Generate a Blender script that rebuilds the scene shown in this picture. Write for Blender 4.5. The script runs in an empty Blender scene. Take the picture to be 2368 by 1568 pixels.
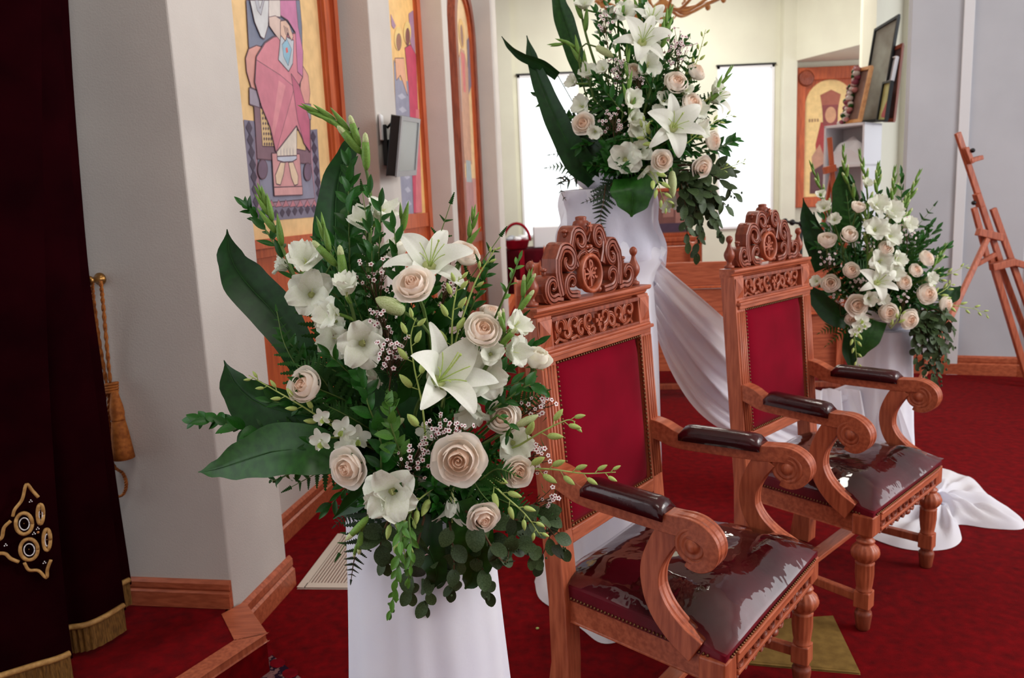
import bpy, math, random
from mathutils import Vector, Matrix
sc = bpy.context.scene
COL = sc.collection
rnd = random.Random(7)
sin, cos, pi = math.sin, math.cos, math.pi
R = math.radians

# ------------------------------------------------------------------ camera
FPX = 1844.0
PITCH, ROLL = R(9.69), R(2.534)
CAM = Vector((0, 0, 1.47))
_f = Vector((0, cos(PITCH), -sin(PITCH)))
_r0 = Vector((1, 0, 0)); _d0 = _f.cross(_r0)
_r = _r0 * cos(ROLL) + _d0 * sin(ROLL)
_d = -_r0 * sin(ROLL) + _d0 * cos(ROLL)
cd = bpy.data.cameras.new('camera'); cam = bpy.data.objects.new('camera', cd); COL.objects.link(cam)
cd.sensor_fit = 'HORIZONTAL'; cd.sensor_width = 23.115; cd.lens = 18.0
cd.clip_start = 0.05; cd.clip_end = 100
cd.dof.use_dof = True; cd.dof.focus_distance = 1.65; cd.dof.aperture_fstop = 4.0
mw = Matrix((( _r.x, -_d.x, -_f.x, CAM.x), (_r.y, -_d.y, -_f.y, CAM.y), (_r.z, -_d.z, -_f.z, CAM.z), (0, 0, 0, 1)))
cam.matrix_world = mw
sc.camera = cam

# ------------------------------------------------------------------ world, lamps, exposure
w = bpy.data.worlds.new('world'); sc.world = w; w.use_nodes = True
w.node_tree.nodes['Background'].inputs[0].default_value = (0.93, 0.97, 1.0, 1)
w.node_tree.nodes['Background'].inputs[1].default_value = 1.7
sc.view_settings.view_transform = 'Standard'
sc.view_settings.look = 'None'
sc.view_settings.exposure = 0.3
sc.view_settings.gamma = 1.0
sc.view_settings.use_curve_mapping = False

def area(name, loc, target, sx, sy, power, color):
    l = bpy.data.lights.new(name, 'AREA'); l.shape = 'RECTANGLE'; l.size = sx; l.size_y = sy
    l.energy = power; l.color = color
    o = bpy.data.objects.new(name, l); COL.objects.link(o); o.location = loc
    o.rotation_euler = (Vector(target) - Vector(loc)).to_track_quat('-Z', 'Y').to_euler()
    return o
area('daylight_from_side_windows', (6.0, 1.2, 3.0), (0.0, 2.6, 0.8), 3.0, 2.2, 165, (1.0, 0.97, 0.93))
area('nave_fill_light', (0.9, 5.6, 4.9), (0.7, 4.8, 0.0), 1.4, 1.4, 55, (1.0, 0.94, 0.84))  # overhead fill added to light the nave; no fitting known there
area('nave_fill_light_far', (2.4, 11.0, 4.9), (2.4, 11.6, 0.0), 2.2, 1.6, 170, (1.0, 0.98, 0.90))  # unseen fill added to brighten the far end of the nave
area('chancel_fill_light', (0.3, 0.3, 4.9), (0.1, 1.0, 0.0), 1.4, 1.4, 30, (1.0, 0.95, 0.88))  # frontal fill added for the flowers, not a known lamp

# ------------------------------------------------------------------ helpers
def ray(x, y):
    return _r * ((x - 1184) / FPX) + _d * ((y - 784) / FPX) + _f
def PX(x, y, Y):                       # point of the place seen at (x, y), at depth Y
    v = ray(x, y); return CAM + v * (Y / v.y)
def PZ(x, y, z=0.0):                   # the same on a level plane
    v = ray(x, y); return CAM + v * ((z - CAM.z) / v.z)
def PP(x, y, p, n):
    v = ray(x, y); return CAM + v * ((p - CAM).dot(n) / v.dot(n))

def lin(c):
    return tuple(((v / 255) / 12.92 if v <= 10 else (((v / 255) + 0.055) / 1.055) ** 2.4) for v in c) + (1.0,)

class MB:
    def __init__(s): s.v = []; s.f = []; s.m = []
    def add(s, vs, fs, mi=0):
        b = len(s.v); s.v += [tuple(p) for p in vs]
        s.f += [tuple(b + i for i in f) for f in fs]; s.m += [mi] * len(fs); return s
    def box(s, c, h, mt=None, mi=0):
        c = Vector(c); vs = []
        for sx in (-1, 1):
            for sy in (-1, 1):
                for sz in (-1, 1):
                    p = Vector((sx * h[0], sy * h[1], sz * h[2]))
                    vs.append((mt @ p if mt else p) + c)
        return s.add(vs, [(0, 1, 3, 2), (4, 6, 7, 5), (0, 4, 5, 1), (2, 3, 7, 6), (0, 2, 6, 4), (1, 5, 7, 3)], mi)
    def beam(s, a, b, wx, wy, up=(0, 0, 1), mi=0):      # box from a to b
        a, b = Vector(a), Vector(b); d = (b - a); L = d.length; d.normalize()
        up = Vector(up)
        if abs(d.dot(up)) > 0.98: up = Vector((0, 1, 0))
        x = d.cross(up).normalized(); z = x.cross(d)
        mt = Matrix((x, d, z)).transposed()
        return s.box((a + b) / 2, (wx / 2, L / 2, wy / 2), mt, mi)
    def grid(s, fn, nu, nv, closeu=False, mi=0):
        vs = [fn(i / (nu if closeu else nu - 1), j / (nv - 1)) for j in range(nv) for i in range(nu)]
        fs = []
        for j in range(nv - 1):
            for i in range(nu if closeu else nu - 1):
                k = (i + 1) % nu
                fs.append((j * nu + i, j * nu + k, (j + 1) * nu + k, (j + 1) * nu + i))
        return s.add(vs, fs, mi)
    def lathe(s, prof, n=24, c=(0, 0, 0), fl=None, mi=0, axis=None):
        c = Vector(c); vs = []
        for k, (r, z) in enumerate(prof):
            for i in range(n):
                a = 2 * pi * i / n
                rr = r * (fl(k, i) if fl else 1)
                p = Vector((rr * cos(a), rr * sin(a), z))
                vs.append((axis @ p if axis else p) + c)
        fs = []
        for k in range(len(prof) - 1):
            for i in range(n):
                j = (i + 1) % n
                fs.append((k * n + i, k * n + j, (k + 1) * n + j, (k + 1) * n + i))
        fs.append(tuple(range(n - 1, -1, -1))); fs.append(tuple((len(prof) - 1) * n + i for i in range(n)))
        return s.add(vs, fs, mi)
    def tube(s, path, rad, n=6, mi=0):
        P = [Vector(p) for p in path]; m = len(P); vs = []
        up = None
        for i, p in enumerate(P):
            t = (P[min(i + 1, m - 1)] - P[max(i - 1, 0)])
            if t.length < 1e-9: t = Vector((0, 0, 1))
            t.normalize()
            if up is None:
                up = Vector((0, 0, 1)) if abs(t.z) < .9 else Vector((0, 1, 0))
            x = up.cross(t); 
            if x.length < 1e-6: x = Vector((1, 0, 0))
            x.normalize(); y = t.cross(x); up = y
            r = rad(i / (m - 1)) if callable(rad) else rad
            for k in range(n):
                a = 2 * pi * k / n
                vs.append(p + x * (r * cos(a)) + y * (r * sin(a)))
        fs = []
        for i in range(m - 1):
            for k in range(n):
                j = (k + 1) % n
                fs.append((i * n + k, i * n + j, (i + 1) * n + j, (i + 1) * n + k))
        fs.append(tuple(range(n - 1, -1, -1))); fs.append(tuple((m - 1) * n + k for k in range(n)))
        return s.add(vs, fs, mi)
    def prism(s, pts, off, mi=0):                        # polygon pts (3D) extruded by vector off
        n = len(pts); off = Vector(off); P = [Vector(p) for p in pts]
        vs = P + [p + off for p in P]
        fs = [tuple(range(n)), tuple(range(2 * n - 1, n - 1, -1))]
        fs += [(i, (i + 1) % n, n + (i + 1) % n, n + i) for i in range(n)]
        return s.add(vs, fs, mi)
    def sweep(s, path, lat, sect, mi=0):                 # section(t) -> [(a,b)] in (lateral, normal)
        P = [Vector(p) for p in path]; m = len(P); lat = Vector(lat); vs = []; n = None
        for i, p in enumerate(P):
            t = (P[min(i + 1, m - 1)] - P[max(i - 1, 0)]).normalized()
            nn = lat.cross(t).normalized(); sec = sect(i / (m - 1)); n = len(sec)
            vs += [p + lat * a + nn * b for a, b in sec]
        fs = []
        for i in range(m - 1):
            for k in range(n):
                j = (k + 1) % n
                fs.append((i * n + k, i * n + j, (i + 1) * n + j, (i + 1) * n + k))
        fs.append(tuple(range(n - 1, -1, -1))); fs.append(tuple((m - 1) * n + k for k in range(n)))
        return s.add(vs, fs, mi)
    def mesh(s, name, mats, smooth=True):
        me = bpy.data.meshes.new(name); me.from_pydata(s.v, [], s.f)
        for m in (mats if isinstance(mats, (list, tuple)) else [mats]): me.materials.append(MAT[m])
        if any(s.m): me.polygons.foreach_set('material_index', s.m)
        me.polygons.foreach_set('use_smooth', [smooth] * len(s.f)); me.update(); return me
    def build(s, name, mats, parent=None, smooth=True, loc=None, bevel=0, auto=True, solid=0):
        o = link(name, s.mesh(name, mats, smooth), parent, loc)
        if bevel:
            b = o.modifiers.new('bevel', 'BEVEL'); b.width = bevel; b.segments = 2; b.limit_method = 'ANGLE'; b.angle_limit = R(40)
            b.harden_normals = False
        if solid:
            k = o.modifiers.new('solid', 'SOLIDIFY'); k.thickness = solid
        return o

def link(name, data, parent=None, loc=None, mt=None):
    o = bpy.data.objects.new(name, data); COL.objects.link(o)
    if parent is not None: o.parent = parent
    if mt is not None: o.matrix_local = mt
    elif loc is not None: o.location = loc
    return o
def tag(o, label=None, cat=None, group=None, kind=None):
    if label: o['label'] = label
    if cat: o['category'] = cat
    if group: o['group'] = group
    if kind: o['kind'] = kind
    return o
def thing(name, label, cat, loc=(0, 0, 0), rz=0, group=None):
    o = link(name, None, None, loc); o.rotation_euler.z = rz; o.empty_display_size = 0.05
    return tag(o, label, cat, group)
def copy_tree(o, parent=None):
    c = o.copy(); COL.objects.link(c); c.parent = parent
    for ch in list(o.children): copy_tree(ch, c)
    return c
def struct(o): o['kind'] = 'structure'; return o
def smooth01(x, a, b):
    t = min(1, max(0, (x - a) / (b - a))); return t * t * (3 - 2 * t)
def bez(a, b, c, n=8):
    a, b, c = Vector(a), Vector(b), Vector(c)
    return [a * (1 - t) ** 2 + b * (2 * t * (1 - t)) + c * t * t for t in [i / n for i in range(n + 1)]]
def catmull(P, n=6):
    P = [Vector(p) for p in P]; Q = [P[0] * 2 - P[1]] + P + [P[-1] * 2 - P[-2]]; out = []
    for i in range(1, len(Q) - 2):
        for k in range(n):
            t = k / n; p0, p1, p2, p3 = Q[i - 1:i + 3]
            out.append(0.5 * ((2 * p1) + (p2 - p0) * t + (2 * p0 - 5 * p1 + 4 * p2 - p3) * t * t + (3 * p1 - p0 - 3 * p2 + p3) * t ** 3))
    out.append(P[-1]); return out

# ------------------------------------------------------------------ materials
MAT = {}
def mat(name, rgb, rough=0.6, spec=0.4, rgb2=None, scale=8.0, detail=4, bump=0.0, bscale=None, stretch=None,
        coat=0, sheen=0, trans=0, alpha=1, metal=0, rand=0, mixlo=.35, mixhi=.65, coords='Object', bdist=.002):
    m = bpy.data.materials.new(name); m.use_nodes = True; nt = m.node_tree; N = nt.nodes; L = nt.links
    b = N['Principled BSDF']; out = N['Material Output']
    b.inputs['Base Color'].default_value = lin(rgb); b.inputs['Roughness'].default_value = rough
    b.inputs['Specular IOR Level'].default_value = spec; b.inputs['Metallic'].default_value = metal
    b.inputs['Coat Weight'].default_value = coat; b.inputs['Coat Roughness'].default_value = .05
    b.inputs['Sheen Weight'].default_value = sheen
    col = None
    if rgb2 or bump:
        tc = N.new('ShaderNodeTexCoord'); mp = N.new('ShaderNodeMapping'); L.new(tc.outputs[coords], mp.inputs[0])
        if stretch: mp.inputs['Scale'].default_value = stretch
    if rgb2:
        nz = N.new('ShaderNodeTexNoise'); nz.inputs['Scale'].default_value = scale; nz.inputs['Detail'].default_value = detail
        L.new(mp.outputs[0], nz.inputs['Vector'])
        cr = N.new('ShaderNodeValToRGB'); cr.color_ramp.elements[0].position = mixlo; cr.color_ramp.elements[1].position = mixhi
        cr.color_ramp.elements[0].color = lin(rgb); cr.color_ramp.elements[1].color = lin(rgb2)
        L.new(nz.outputs[0], cr.inputs[0]); col = cr.outputs[0]
    if rand:
        oi = N.new('ShaderNodeObjectInfo'); mr = N.new('ShaderNodeMapRange')
        mr.inputs['To Min'].default_value = 1 - rand; mr.inputs['To Max'].default_value = 1 + rand
        L.new(oi.outputs['Random'], mr.inputs[0])
        hs = N.new('ShaderNodeHueSaturation'); L.new(mr.outputs[0], hs.inputs['Value'])
        if col: L.new(col, hs.inputs['Color'])
        else: hs.inputs['Color'].default_value = lin(rgb)
        col = hs.outputs[0]
    if col: L.new(col, b.inputs['Base Color'])
    if bump:
        nb = N.new('ShaderNodeTexNoise'); nb.inputs['Scale'].default_value = bscale or scale * 4; nb.inputs['Detail'].default_value = 5
        L.new(mp.outputs[0], nb.inputs['Vector'])
        bp = N.new('ShaderNodeBump'); bp.inputs['Strength'].default_value = bump; bp.inputs['Distance'].default_value = bdist
        L.new(nb.outputs[0], bp.inputs['Height']); L.new(bp.outputs[0], b.inputs['Normal'])
        if coat: L.new(bp.outputs[0], b.inputs['Coat Normal'])
    last = b.outputs[0]
    if trans:
        tr = N.new('ShaderNodeBsdfTranslucent'); mx = N.new('ShaderNodeMixShader'); mx.inputs[0].default_value = trans
        if col: L.new(col, tr.inputs[0])
        else: tr.inputs[0].default_value = lin(rgb)
        L.new(last, mx.inputs[1]); L.new(tr.outputs[0], mx.inputs[2]); last = mx.outputs[0]
    if alpha < 1:
        tp = N.new('ShaderNodeBsdfTransparent'); mx = N.new('ShaderNodeMixShader'); mx.inputs[0].default_value = alpha
        L.new(tp.outputs[0], mx.inputs[1]); L.new(last, mx.inputs[2]); last = mx.outputs[0]
    L.new(last, out.inputs[0]); MAT[name] = m; return m

mat('wall_plaster', (204, 198, 192), .85, .2, (196, 190, 185), 3, bump=.55, bscale=170)
mat('wall_cream', (220, 219, 202), .85, .2, (214, 212, 196), 2, bump=.2, bscale=90)
mat('wall_blue', (186, 190, 198), .85, .2, (178, 182, 190), 2, bump=.2, bscale=90)
mat('carpet', (120, 1, 8), .95, .03, (78, 0, 4), 26, 8, bump=.9, bscale=420, sheen=.02, mixlo=.3, mixhi=.75)
mat('oak', (184, 98, 66), .42, .35, (150, 72, 46), 9, 6, bump=.12, bscale=60, stretch=(9, 9, 1.0), coat=.1)
mat('oak_cross', (184, 98, 66), .42, .35, (152, 74, 47), 9, 6, bump=.12, bscale=60, stretch=(1.0, 9, 9), coat=.1)
mat('oak_dark', (150, 74, 50), .42, .35, (118, 54, 36), 8, 6, bump=.12, bscale=60, stretch=(9, 9, 1), coat=.1)
mat('oak_frame', (196, 96, 52), .45, .4, (168, 76, 42), 6, 5, stretch=(7, 7, .8))
mat('velvet', (124, 0, 28), .9, .05, (104, 0, 21), 5, 4, sheen=.04)
mat('leather', (108, 16, 32), .4, .3, (80, 9, 20), 6, 4)
mat('leather_dark', (66, 12, 18), .25, .4, (44, 8, 12), 9, 4, coat=.4, bump=.3, bscale=30, bdist=.004)

mat('brass', (150, 110, 60), .35, .5, metal=.9)
mat('nail', (122, 84, 52), .35, .6, metal=.7)
mat('tulle', (250, 250, 255), .9, .1, (244, 244, 254), 6, 3, trans=.3, alpha=.93, bump=.3, bscale=30, bdist=.004)
mat('tulle_sheer', (236, 236, 248), .9, .1, trans=.4, alpha=.66, bump=.7, bscale=13, bdist=.02)
mat('pedestal_white', (226, 226, 236), .7, .3)
mat('curtain', (32, 2, 6), .95, .02, (22, 1, 4), 6, 4)
mat('fringe', (134, 96, 44), .7, .3, (92, 62, 26), 40, 4, stretch=(6, 6, 1))
mat('gold_braid', (196, 154, 92), .55, .4, (160, 118, 64), 60, 3)
mat('rope', (176, 104, 44), .75, .3, (136, 74, 28), 60, 3, rand=.05)
mat('black', (16, 17, 20), .4, .4)
mat('silver', (150, 152, 156), .4, .4)
mat('screen', (140, 146, 146), .25, .5)
mat('white_paint', (232, 232, 236), .55, .3)
mat('red_cloth', (150, 0, 30), .8, .2, (126, 0, 22), 6, 3)
mat('red_cloth_dark', (72, 0, 12), .9, .1, (56, 0, 8), 6, 3)
mat('vent_metal', (206, 196, 184), .5, .4)
mat('mat_olive', (132, 104, 52), .8, .2, (112, 86, 40), 30, 5)
mat('rug', (36, 18, 36), .95, .05, (128, 92, 92), 60, 2, mixlo=.5, mixhi=.56)
mat('rug_red', (120, 10, 24), .95, .05, (96, 6, 18), 30, 3)
mat('picture_glass', (176, 182, 172), .2, .5, (120, 112, 100), 2.2, 4)
mat('wall_strip', (214, 217, 222), .85, .2)
mat('window_glass', (250, 252, 252), .1, .3, alpha=.06)
mat('gold_lamp', (206, 150, 92), .45, .4, (180, 120, 66), 20, 3, rand=0)
# petals and leaves
mat('rose_outer', (255, 250, 242), .6, .2, (254, 246, 235), 30, 3, trans=.35, rand=.02)
mat('rose_mid', (255, 247, 237), .6, .2, (254, 241, 229), 30, 3, trans=.38, rand=.02)
mat('rose_heart', (255, 239, 224), .6, .2, (253, 228, 208), 40, 3, trans=.38, rand=.02)
mat('rose_white', (255, 253, 243), .6, .2, (253, 250, 236), 30, 3, trans=.35, rand=.02)
mat('lily_white', (246, 247, 240), .5, .3, (238, 242, 228), 26, 3, trans=.28, rand=.02, stretch=(4, .6, 4))
mat('glad_white', (244, 246, 236), .55, .3, (236, 240, 222), 22, 3, trans=.3, rand=.03)
mat('glad_throat', (222, 230, 160), .55, .3, trans=.25)
mat('throat_red', (120, 8, 24), .6, .3)
mat('lime', (196, 214, 130), .5, .35, (170, 194, 100), 24, 3, trans=.15, rand=.08)
mat('lily_bud', (216, 224, 176), .5, .35, (168, 188, 116), 14, 3, stretch=(6, 6, .6), trans=.12, rand=.04)
mat('glad_bud', (126, 164, 72), .5, .35, (92, 134, 52), 22, 3, stretch=(5, 5, 1), trans=.1, rand=.12)
mat('stem', (96, 122, 58), .6, .3, (72, 98, 44), 24, 3)
mat('stem_brown', (92, 66, 46), .7, .2, (70, 52, 34), 24, 3)
mat('leaf_ti', (10, 50, 12), .4, .3, (18, 64, 18), 6, 4, stretch=(10, .6, 10), rand=.18)
mat('leaf_broad', (36, 84, 22), .38, .3, (24, 66, 16), 7, 4, stretch=(10, .7, 10), rand=.12)
mat('leaf_ruscus', (24, 76, 18), .4, .3, (38, 94, 26), 30, 3, rand=.3, trans=.08)
mat('leaf_fresh', (72, 124, 44), .4, .45, (94, 146, 58), 30, 3, rand=.2, trans=.12)
mat('leaf_fern', (28, 68, 18), .55, .2, (40, 84, 24), 30, 3, rand=.22, trans=.08)
mat('leaf_fern_dark', (24, 44, 26), .55, .3, (34, 56, 30), 30, 3, rand=.2)
mat('leaf_euc', (66, 84, 52), .5, .25, (44, 62, 30), 18, 3, rand=.4, trans=.06)
mat('anther', (112, 58, 34), .8, .2)
mat('wax_petal', (252, 240, 240), .6, .3, trans=.15)
mat('wax_centre', (128, 28, 44), .6, .3)
mat('foam', (40, 70, 44), .9, .1, (30, 56, 36), 50, 4, bump=.3, bscale=200)

def film(name):
    m = bpy.data.materials.new(name); m.use_nodes = True; N = m.node_tree.nodes; L = m.node_tree.links
    for n in list(N):
        if n.type == 'BSDF_PRINCIPLED': N.remove(n)
    g = N.new('ShaderNodeBsdfGlossy'); g.inputs['Roughness'].default_value = .05; t = N.new('ShaderNodeBsdfTransparent'); t.inputs[0].default_value = (.93, .92, .92, 1)
    tc = N.new('ShaderNodeTexCoord'); nz = N.new('ShaderNodeTexNoise'); nz.inputs['Scale'].default_value = 9; nz.inputs['Detail'].default_value = 3; L.new(tc.outputs['Object'], nz.inputs['Vector'])
    bp = N.new('ShaderNodeBump'); bp.inputs['Strength'].default_value = .5; bp.inputs['Distance'].default_value = .012; L.new(nz.outputs[0], bp.inputs['Height'])
    fr = N.new('ShaderNodeFresnel'); fr.inputs[0].default_value = 1.5; L.new(bp.outputs[0], g.inputs['Normal']); L.new(bp.outputs[0], fr.inputs['Normal'])
    ad = N.new('ShaderNodeMath'); ad.operation = 'MULTIPLY_ADD'; ad.inputs[1].default_value = 1.3; ad.inputs[2].default_value = .05; L.new(fr.outputs[0], ad.inputs[0])
    mx = N.new('ShaderNodeMixShader'); L.new(ad.outputs[0], mx.inputs[0]); L.new(t.outputs[0], mx.inputs[1]); L.new(g.outputs[0], mx.inputs[2]); L.new(mx.outputs[0], N['Material Output'].inputs[0]); MAT[name] = m
film('plastic_film')
# ------------------------------------------------------------------ the room
TH = R(9.5)
U = Vector((sin(TH), cos(TH), 0)); V = Vector((cos(TH), -sin(TH), 0)); Zv = Vector((0, 0, 1))
OA, OB = -1.41, -1.63                    # pilaster faces / icon wall
STEP = 0.14
TOP = 5.2
def LW(u, off, z=0): return U * u + V * off + Zv * z

mb = MB(); mb.add([(-5, -3, 0), (9, -3, 0), (9, 15, 0), (-5, 15, 0)], [(0, 1, 2, 3)])
struct(mb.build('floor', 'carpet', smooth=False))['label'] = 'deep red carpeted church floor'

# raised platform by the curtain and its oak nosing
n0, n2, n4 = PZ(515, 1420, STEP), PZ(615, 1465, STEP), PZ(460, 1568, STEP)
ext = n4 + (n4 - n2) * 9
corner = LW(2.365, OA, STEP)
n1 = PZ(565, 1393, STEP)
mb = MB(); P = [n0, PZ(545, 1480, STEP), ext + Vector((-.06, .05, 0)), Vector((-5, ext.y, STEP)), Vector((-5, 3.6, STEP)), LW(2.5, -4.0, STEP), LW(2.5, OA - .05, STEP)]
mb.prism([p - Zv * .002 for p in P], (0, 0, -STEP + .004))
struct(mb.build('floor_platform', 'carpet', smooth=False))['label'] = 'raised carpeted step beside the curtain'
def nosing(a, b, inner_a, inner_b):
    m = MB(); m.prism([a, b, inner_b, inner_a], (0, 0, -.028)); return m
i2 = PZ(545, 1480, STEP); i4 = ext + (i2 - n2)
tr = nosing(n1, n2, n0, i2).build('trim_1', 'oak_cross', smooth=False, bevel=.004); struct(tr)['label'] = 'short oak step nosing at the foot of the pilaster'
tr = nosing(n2, ext, i2, i4).build('trim_2', 'oak', smooth=False, bevel=.004); struct(tr)['label'] = 'long oak step nosing running toward the viewer'
mb = MB()
for a, b in ((n1, n2), (n2, ext)):
    d = Zv * .112; q = Zv * .028
    mb.add([a - q - Zv * 0, b - q, b - q - d, a - q - d], [(0, 1, 2, 3)])
struct(mb.build('trim_3', 'carpet', smooth=False))['label'] = 'carpeted riser of the step'
# far platform along the icon wall
q0, q1 = PZ(1192, 680, STEP), PZ(1150, 760, STEP)
mb = MB(); mb.prism([q0 + Vector((-.15, 0, 0)), q1 + Vector((-.15, 0, 0)), q1 + Vector((-2.0, .3, 0)), Vector((-2.0, 13.4, STEP)), Vector((q0.x - .15, 13.4, STEP))], (0, 0, -STEP))
struct(mb.build('floor_platform_far', 'carpet', smooth=False))['label'] = 'raised red carpet below the far icons'
mb = MB(); mb.prism([q0, q1, q1 + Vector((-.17, 0, 0)), q0 + Vector((-.17, 0, 0))], (0, 0, -.13))
struct(mb.build('trim_4', 'oak_frame', smooth=False))['label'] = 'oak nosing of the far step'

def lbox(u0, u1, o0, o1, z0, z1):
    m = MB(); m.prism([LW(u0, o0, z0), LW(u1, o0, z0), LW(u1, o1, z0), LW(u0, o1, z0)], (0, 0, z1 - z0)); return m
struct(lbox(2.365, 2.78, OA - 2.6, OA, 0, TOP).build('wall_left_pilaster', 'wall_plaster', smooth=False, bevel=.006))['label'] = 'textured plaster pilaster beside the curtain'
struct(lbox(2.78, 9.6, OB - .15, OB, 0, TOP).build('wall_left', 'wall_plaster', smooth=False))['label'] = 'plaster wall carrying the icons'
struct(lbox(4.29, 4.67, OB, OA, 0, TOP).build('wall_left_pilaster', 'wall_plaster', smooth=False, bevel=.006))['label'] = 'plaster pilaster behind the small monitor'
struct(lbox(5.98, 6.14, OB, OA, 0, TOP).build('wall_left_pilaster', 'wall_plaster', smooth=False, bevel=.006))['label'] = 'narrow plaster pilaster before the arched icon'
struct(lbox(8.0, 8.1, OB - .6, OA, 0, TOP).build('wall_left_pilaster', 'wall_plaster', smooth=False, bevel=.006))['label'] = 'last plaster pilaster of the icon wall'
mb = MB(); mb.box((-3.4, 11.5, TOP / 2), (.1, 2.4, TOP / 2)); struct(mb.build('wall_left_far', 'wall_cream', smooth=False))

def baseboard(name, a, b, nrm, label, z0=0, h=.125):
    a, b, nrm = Vector(a), Vector(b), Vector(nrm).normalized()
    sec = [(0, 0), (.022, 0), (.022, .07), (.012, .078), (.016, .088), (.016, .112), (.006, .125), (0, .125)]
    m = MB(); vs = []
    for p in (a, b): vs += [p + nrm * s + Zv * (z0 + z * h / .125) for s, z in sec]
    n = len(sec); m.add(vs, [(i, (i + 1) % n, n + (i + 1) % n, n + i) for i in range(n)] + [tuple(range(n)), tuple(range(2 * n - 1, n - 1, -1))])
    o = m.build(name, 'oak_cross', smooth=False); struct(o)['label'] = label; return o
baseboard('baseboard_left', LW(2.365, OA - 1.6), LW(2.365, OA + .0), -U, 'oak baseboard on the shaded pilaster face', STEP, .097)
baseboard('baseboard_left', LW(2.365, OA), LW(2.80, OA), V, 'oak baseboard on the lit pilaster face')
baseboard('baseboard_left', LW(2.78, OB), LW(4.29, OB), V, 'oak baseboard under the first icon')
baseboard('baseboard_left', LW(4.27, OA), LW(4.67, OA), V, 'oak baseboard below the monitor')
baseboard('baseboard_left', LW(7.99, OB), LW(7.99, OA), -U, 'oak baseboard at the last pilaster', STEP)

# back wall with two tall windows
YB = 13.5
wins = [(.27, 1.26), (3.53, 4.46)]; WZ0, WZ1 = .88, 3.5
mb = MB()
xs = [-4.0, wins[0][0], wins[0][1], wins[1][0], wins[1][1], 6.6]
for i in range(0, 6, 2):
    mb.box(((xs[i] + xs[i + 1]) / 2, YB + .1, TOP / 2), ((xs[i + 1] - xs[i]) / 2, .1, TOP / 2))
for a, b in wins:
    mb.box(((a + b) / 2, YB + .1, WZ0 / 2), ((b - a) / 2, .1, WZ0 / 2))
    mb.box(((a + b) / 2, YB + .1, (WZ1 + TOP) / 2), ((b - a) / 2, .1, (TOP - WZ1) / 2))
struct(mb.build('wall_back', 'wall_cream', smooth=False))['label'] = 'cream back wall with two tall windows'
for k, (a, b) in enumerate(wins):
    r = thing('window_%d' % (k + 1), 'tall bright window ' + ('left of' if k == 0 else 'right of') + ' the tall central bouquet', 'window', ((a + b) / 2, YB, WZ0)); del r['category']; struct(r)
    h = WZ1 - WZ0; hw = (b - a) / 2
    m = MB()
    for s in (-1, 1): m.box((s * (hw - .02), .02, h / 2), (.02, .04, h / 2))
    m.box((0, .02, .02), (hw, .05, .02)); m.box((0, .02, h - .02), (hw, .04, .02))
    m.build('window_frame', 'white_paint', r, smooth=False)
    m = MB(); m.box((0, -.02, h + .012), (hw + .02, .02, .012)); m.build('blind_rail', 'black', r, smooth=False)
    m = MB(); m.box((0, .06, h / 2), (hw - .04, .004, h / 2 - .03)); m.build('pane', 'window_glass', r, smooth=False)
for k, x in enumerate((.08, 4.66)):
    m = MB(); m.box((x, YB - .09, TOP / 2), (.11, .09, TOP / 2)); struct(m.build('wall_back_pilaster', 'wall_cream', smooth=False))['label'] = ('slim cream pilaster left of the far windows', 'slim cream pilaster between window and icon')[k]
# soffit box over the crowned icon
a = PX(1868, 122, 12.6); b = PX(1992, 60, 12.0)
mb = MB(); mb.prism([Vector((a.x, 13.5, a.z)), Vector((6.6, 13.5, a.z)), Vector((6.6, 11.3, a.z + .02)), Vector((a.x + 1.0, 11.3, a.z + .02)), ], (0, 0, 2.2))
struct(mb.build('wall_soffit', 'wall_cream', smooth=False))['label'] = 'cream soffit box near the ceiling'

# right side: stepped corner piers and the blue-grey wall
def pier(pts, name, m, label):
    q = MB(); q.prism([Vector((x, y, 0)) for x, y in pts], (0, 0, TOP)); o = q.build(name, m, smooth=False); struct(o)['label'] = label; return o
pa, pb, pc2 = PX(1992, 200, 9.6), PX(2022, 200, 9.2), PX(2082, 200, 9.7)
pier([(pa.x, pa.y), (pb.x, pb.y), (pc2.x, pc2.y), (pc2.x + .05, pc2.y - .1), (pc2.x + .9, pc2.y + .3), (pa.x + .4, pa.y + 1)], 'wall_right_pier', 'wall_cream', 'cream stepped pier behind the white shelf')
RW = Vector((.93, -.37, 0)).normalized(); RN = Vector((-.37, -.93, 0)).normalized()
R0 = Vector((3.41, 6.09, 0)); aL = R0 - RW * .36; aM = R0 - RW * .02; aR = R0 + RW * .455
def rwall(p, q, off, m, name, label, dep=.3):
    a, b = p + RN * off, q + RN * off
    o = MB().prism([a, b, b - RN * dep, a - RN * dep], (0, 0, TOP)).build(name, m, smooth=False, bevel=.004); struct(o)['label'] = label; return o
rwall(aL, aM, 0, 'wall_blue', 'wall_right', 'blue-grey wall left of the raised strip')
rwall(aM, aM + RW * .07, .02, 'wall_strip', 'wall_right_strip', 'pale vertical strip on the blue-grey wall')
rwall(aM + RW * .07, aR, 0, 'wall_blue', 'wall_right', 'blue-grey wall behind the easel')
RD = Vector((.62, -.78, 0)); bR = aR + RD * 2.4
MB().prism([aR, bR, bR + Vector((.3, .25, 0)), aR + Vector((.3, .25, 0))], (0, 0, TOP)).build('wall_right', 'wall_blue', smooth=False)
struct(bpy.data.objects['wall_right.002'])['label'] = 'blue-grey wall at the right edge'
baseboard('baseboard_right', aL, aR, RN, 'oak baseboard below the easel', 0, .15)
baseboard('baseboard_right', aR, bR, Vector((-.78, -.62, 0)), 'oak baseboard at the right edge', 0, .15)
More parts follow.
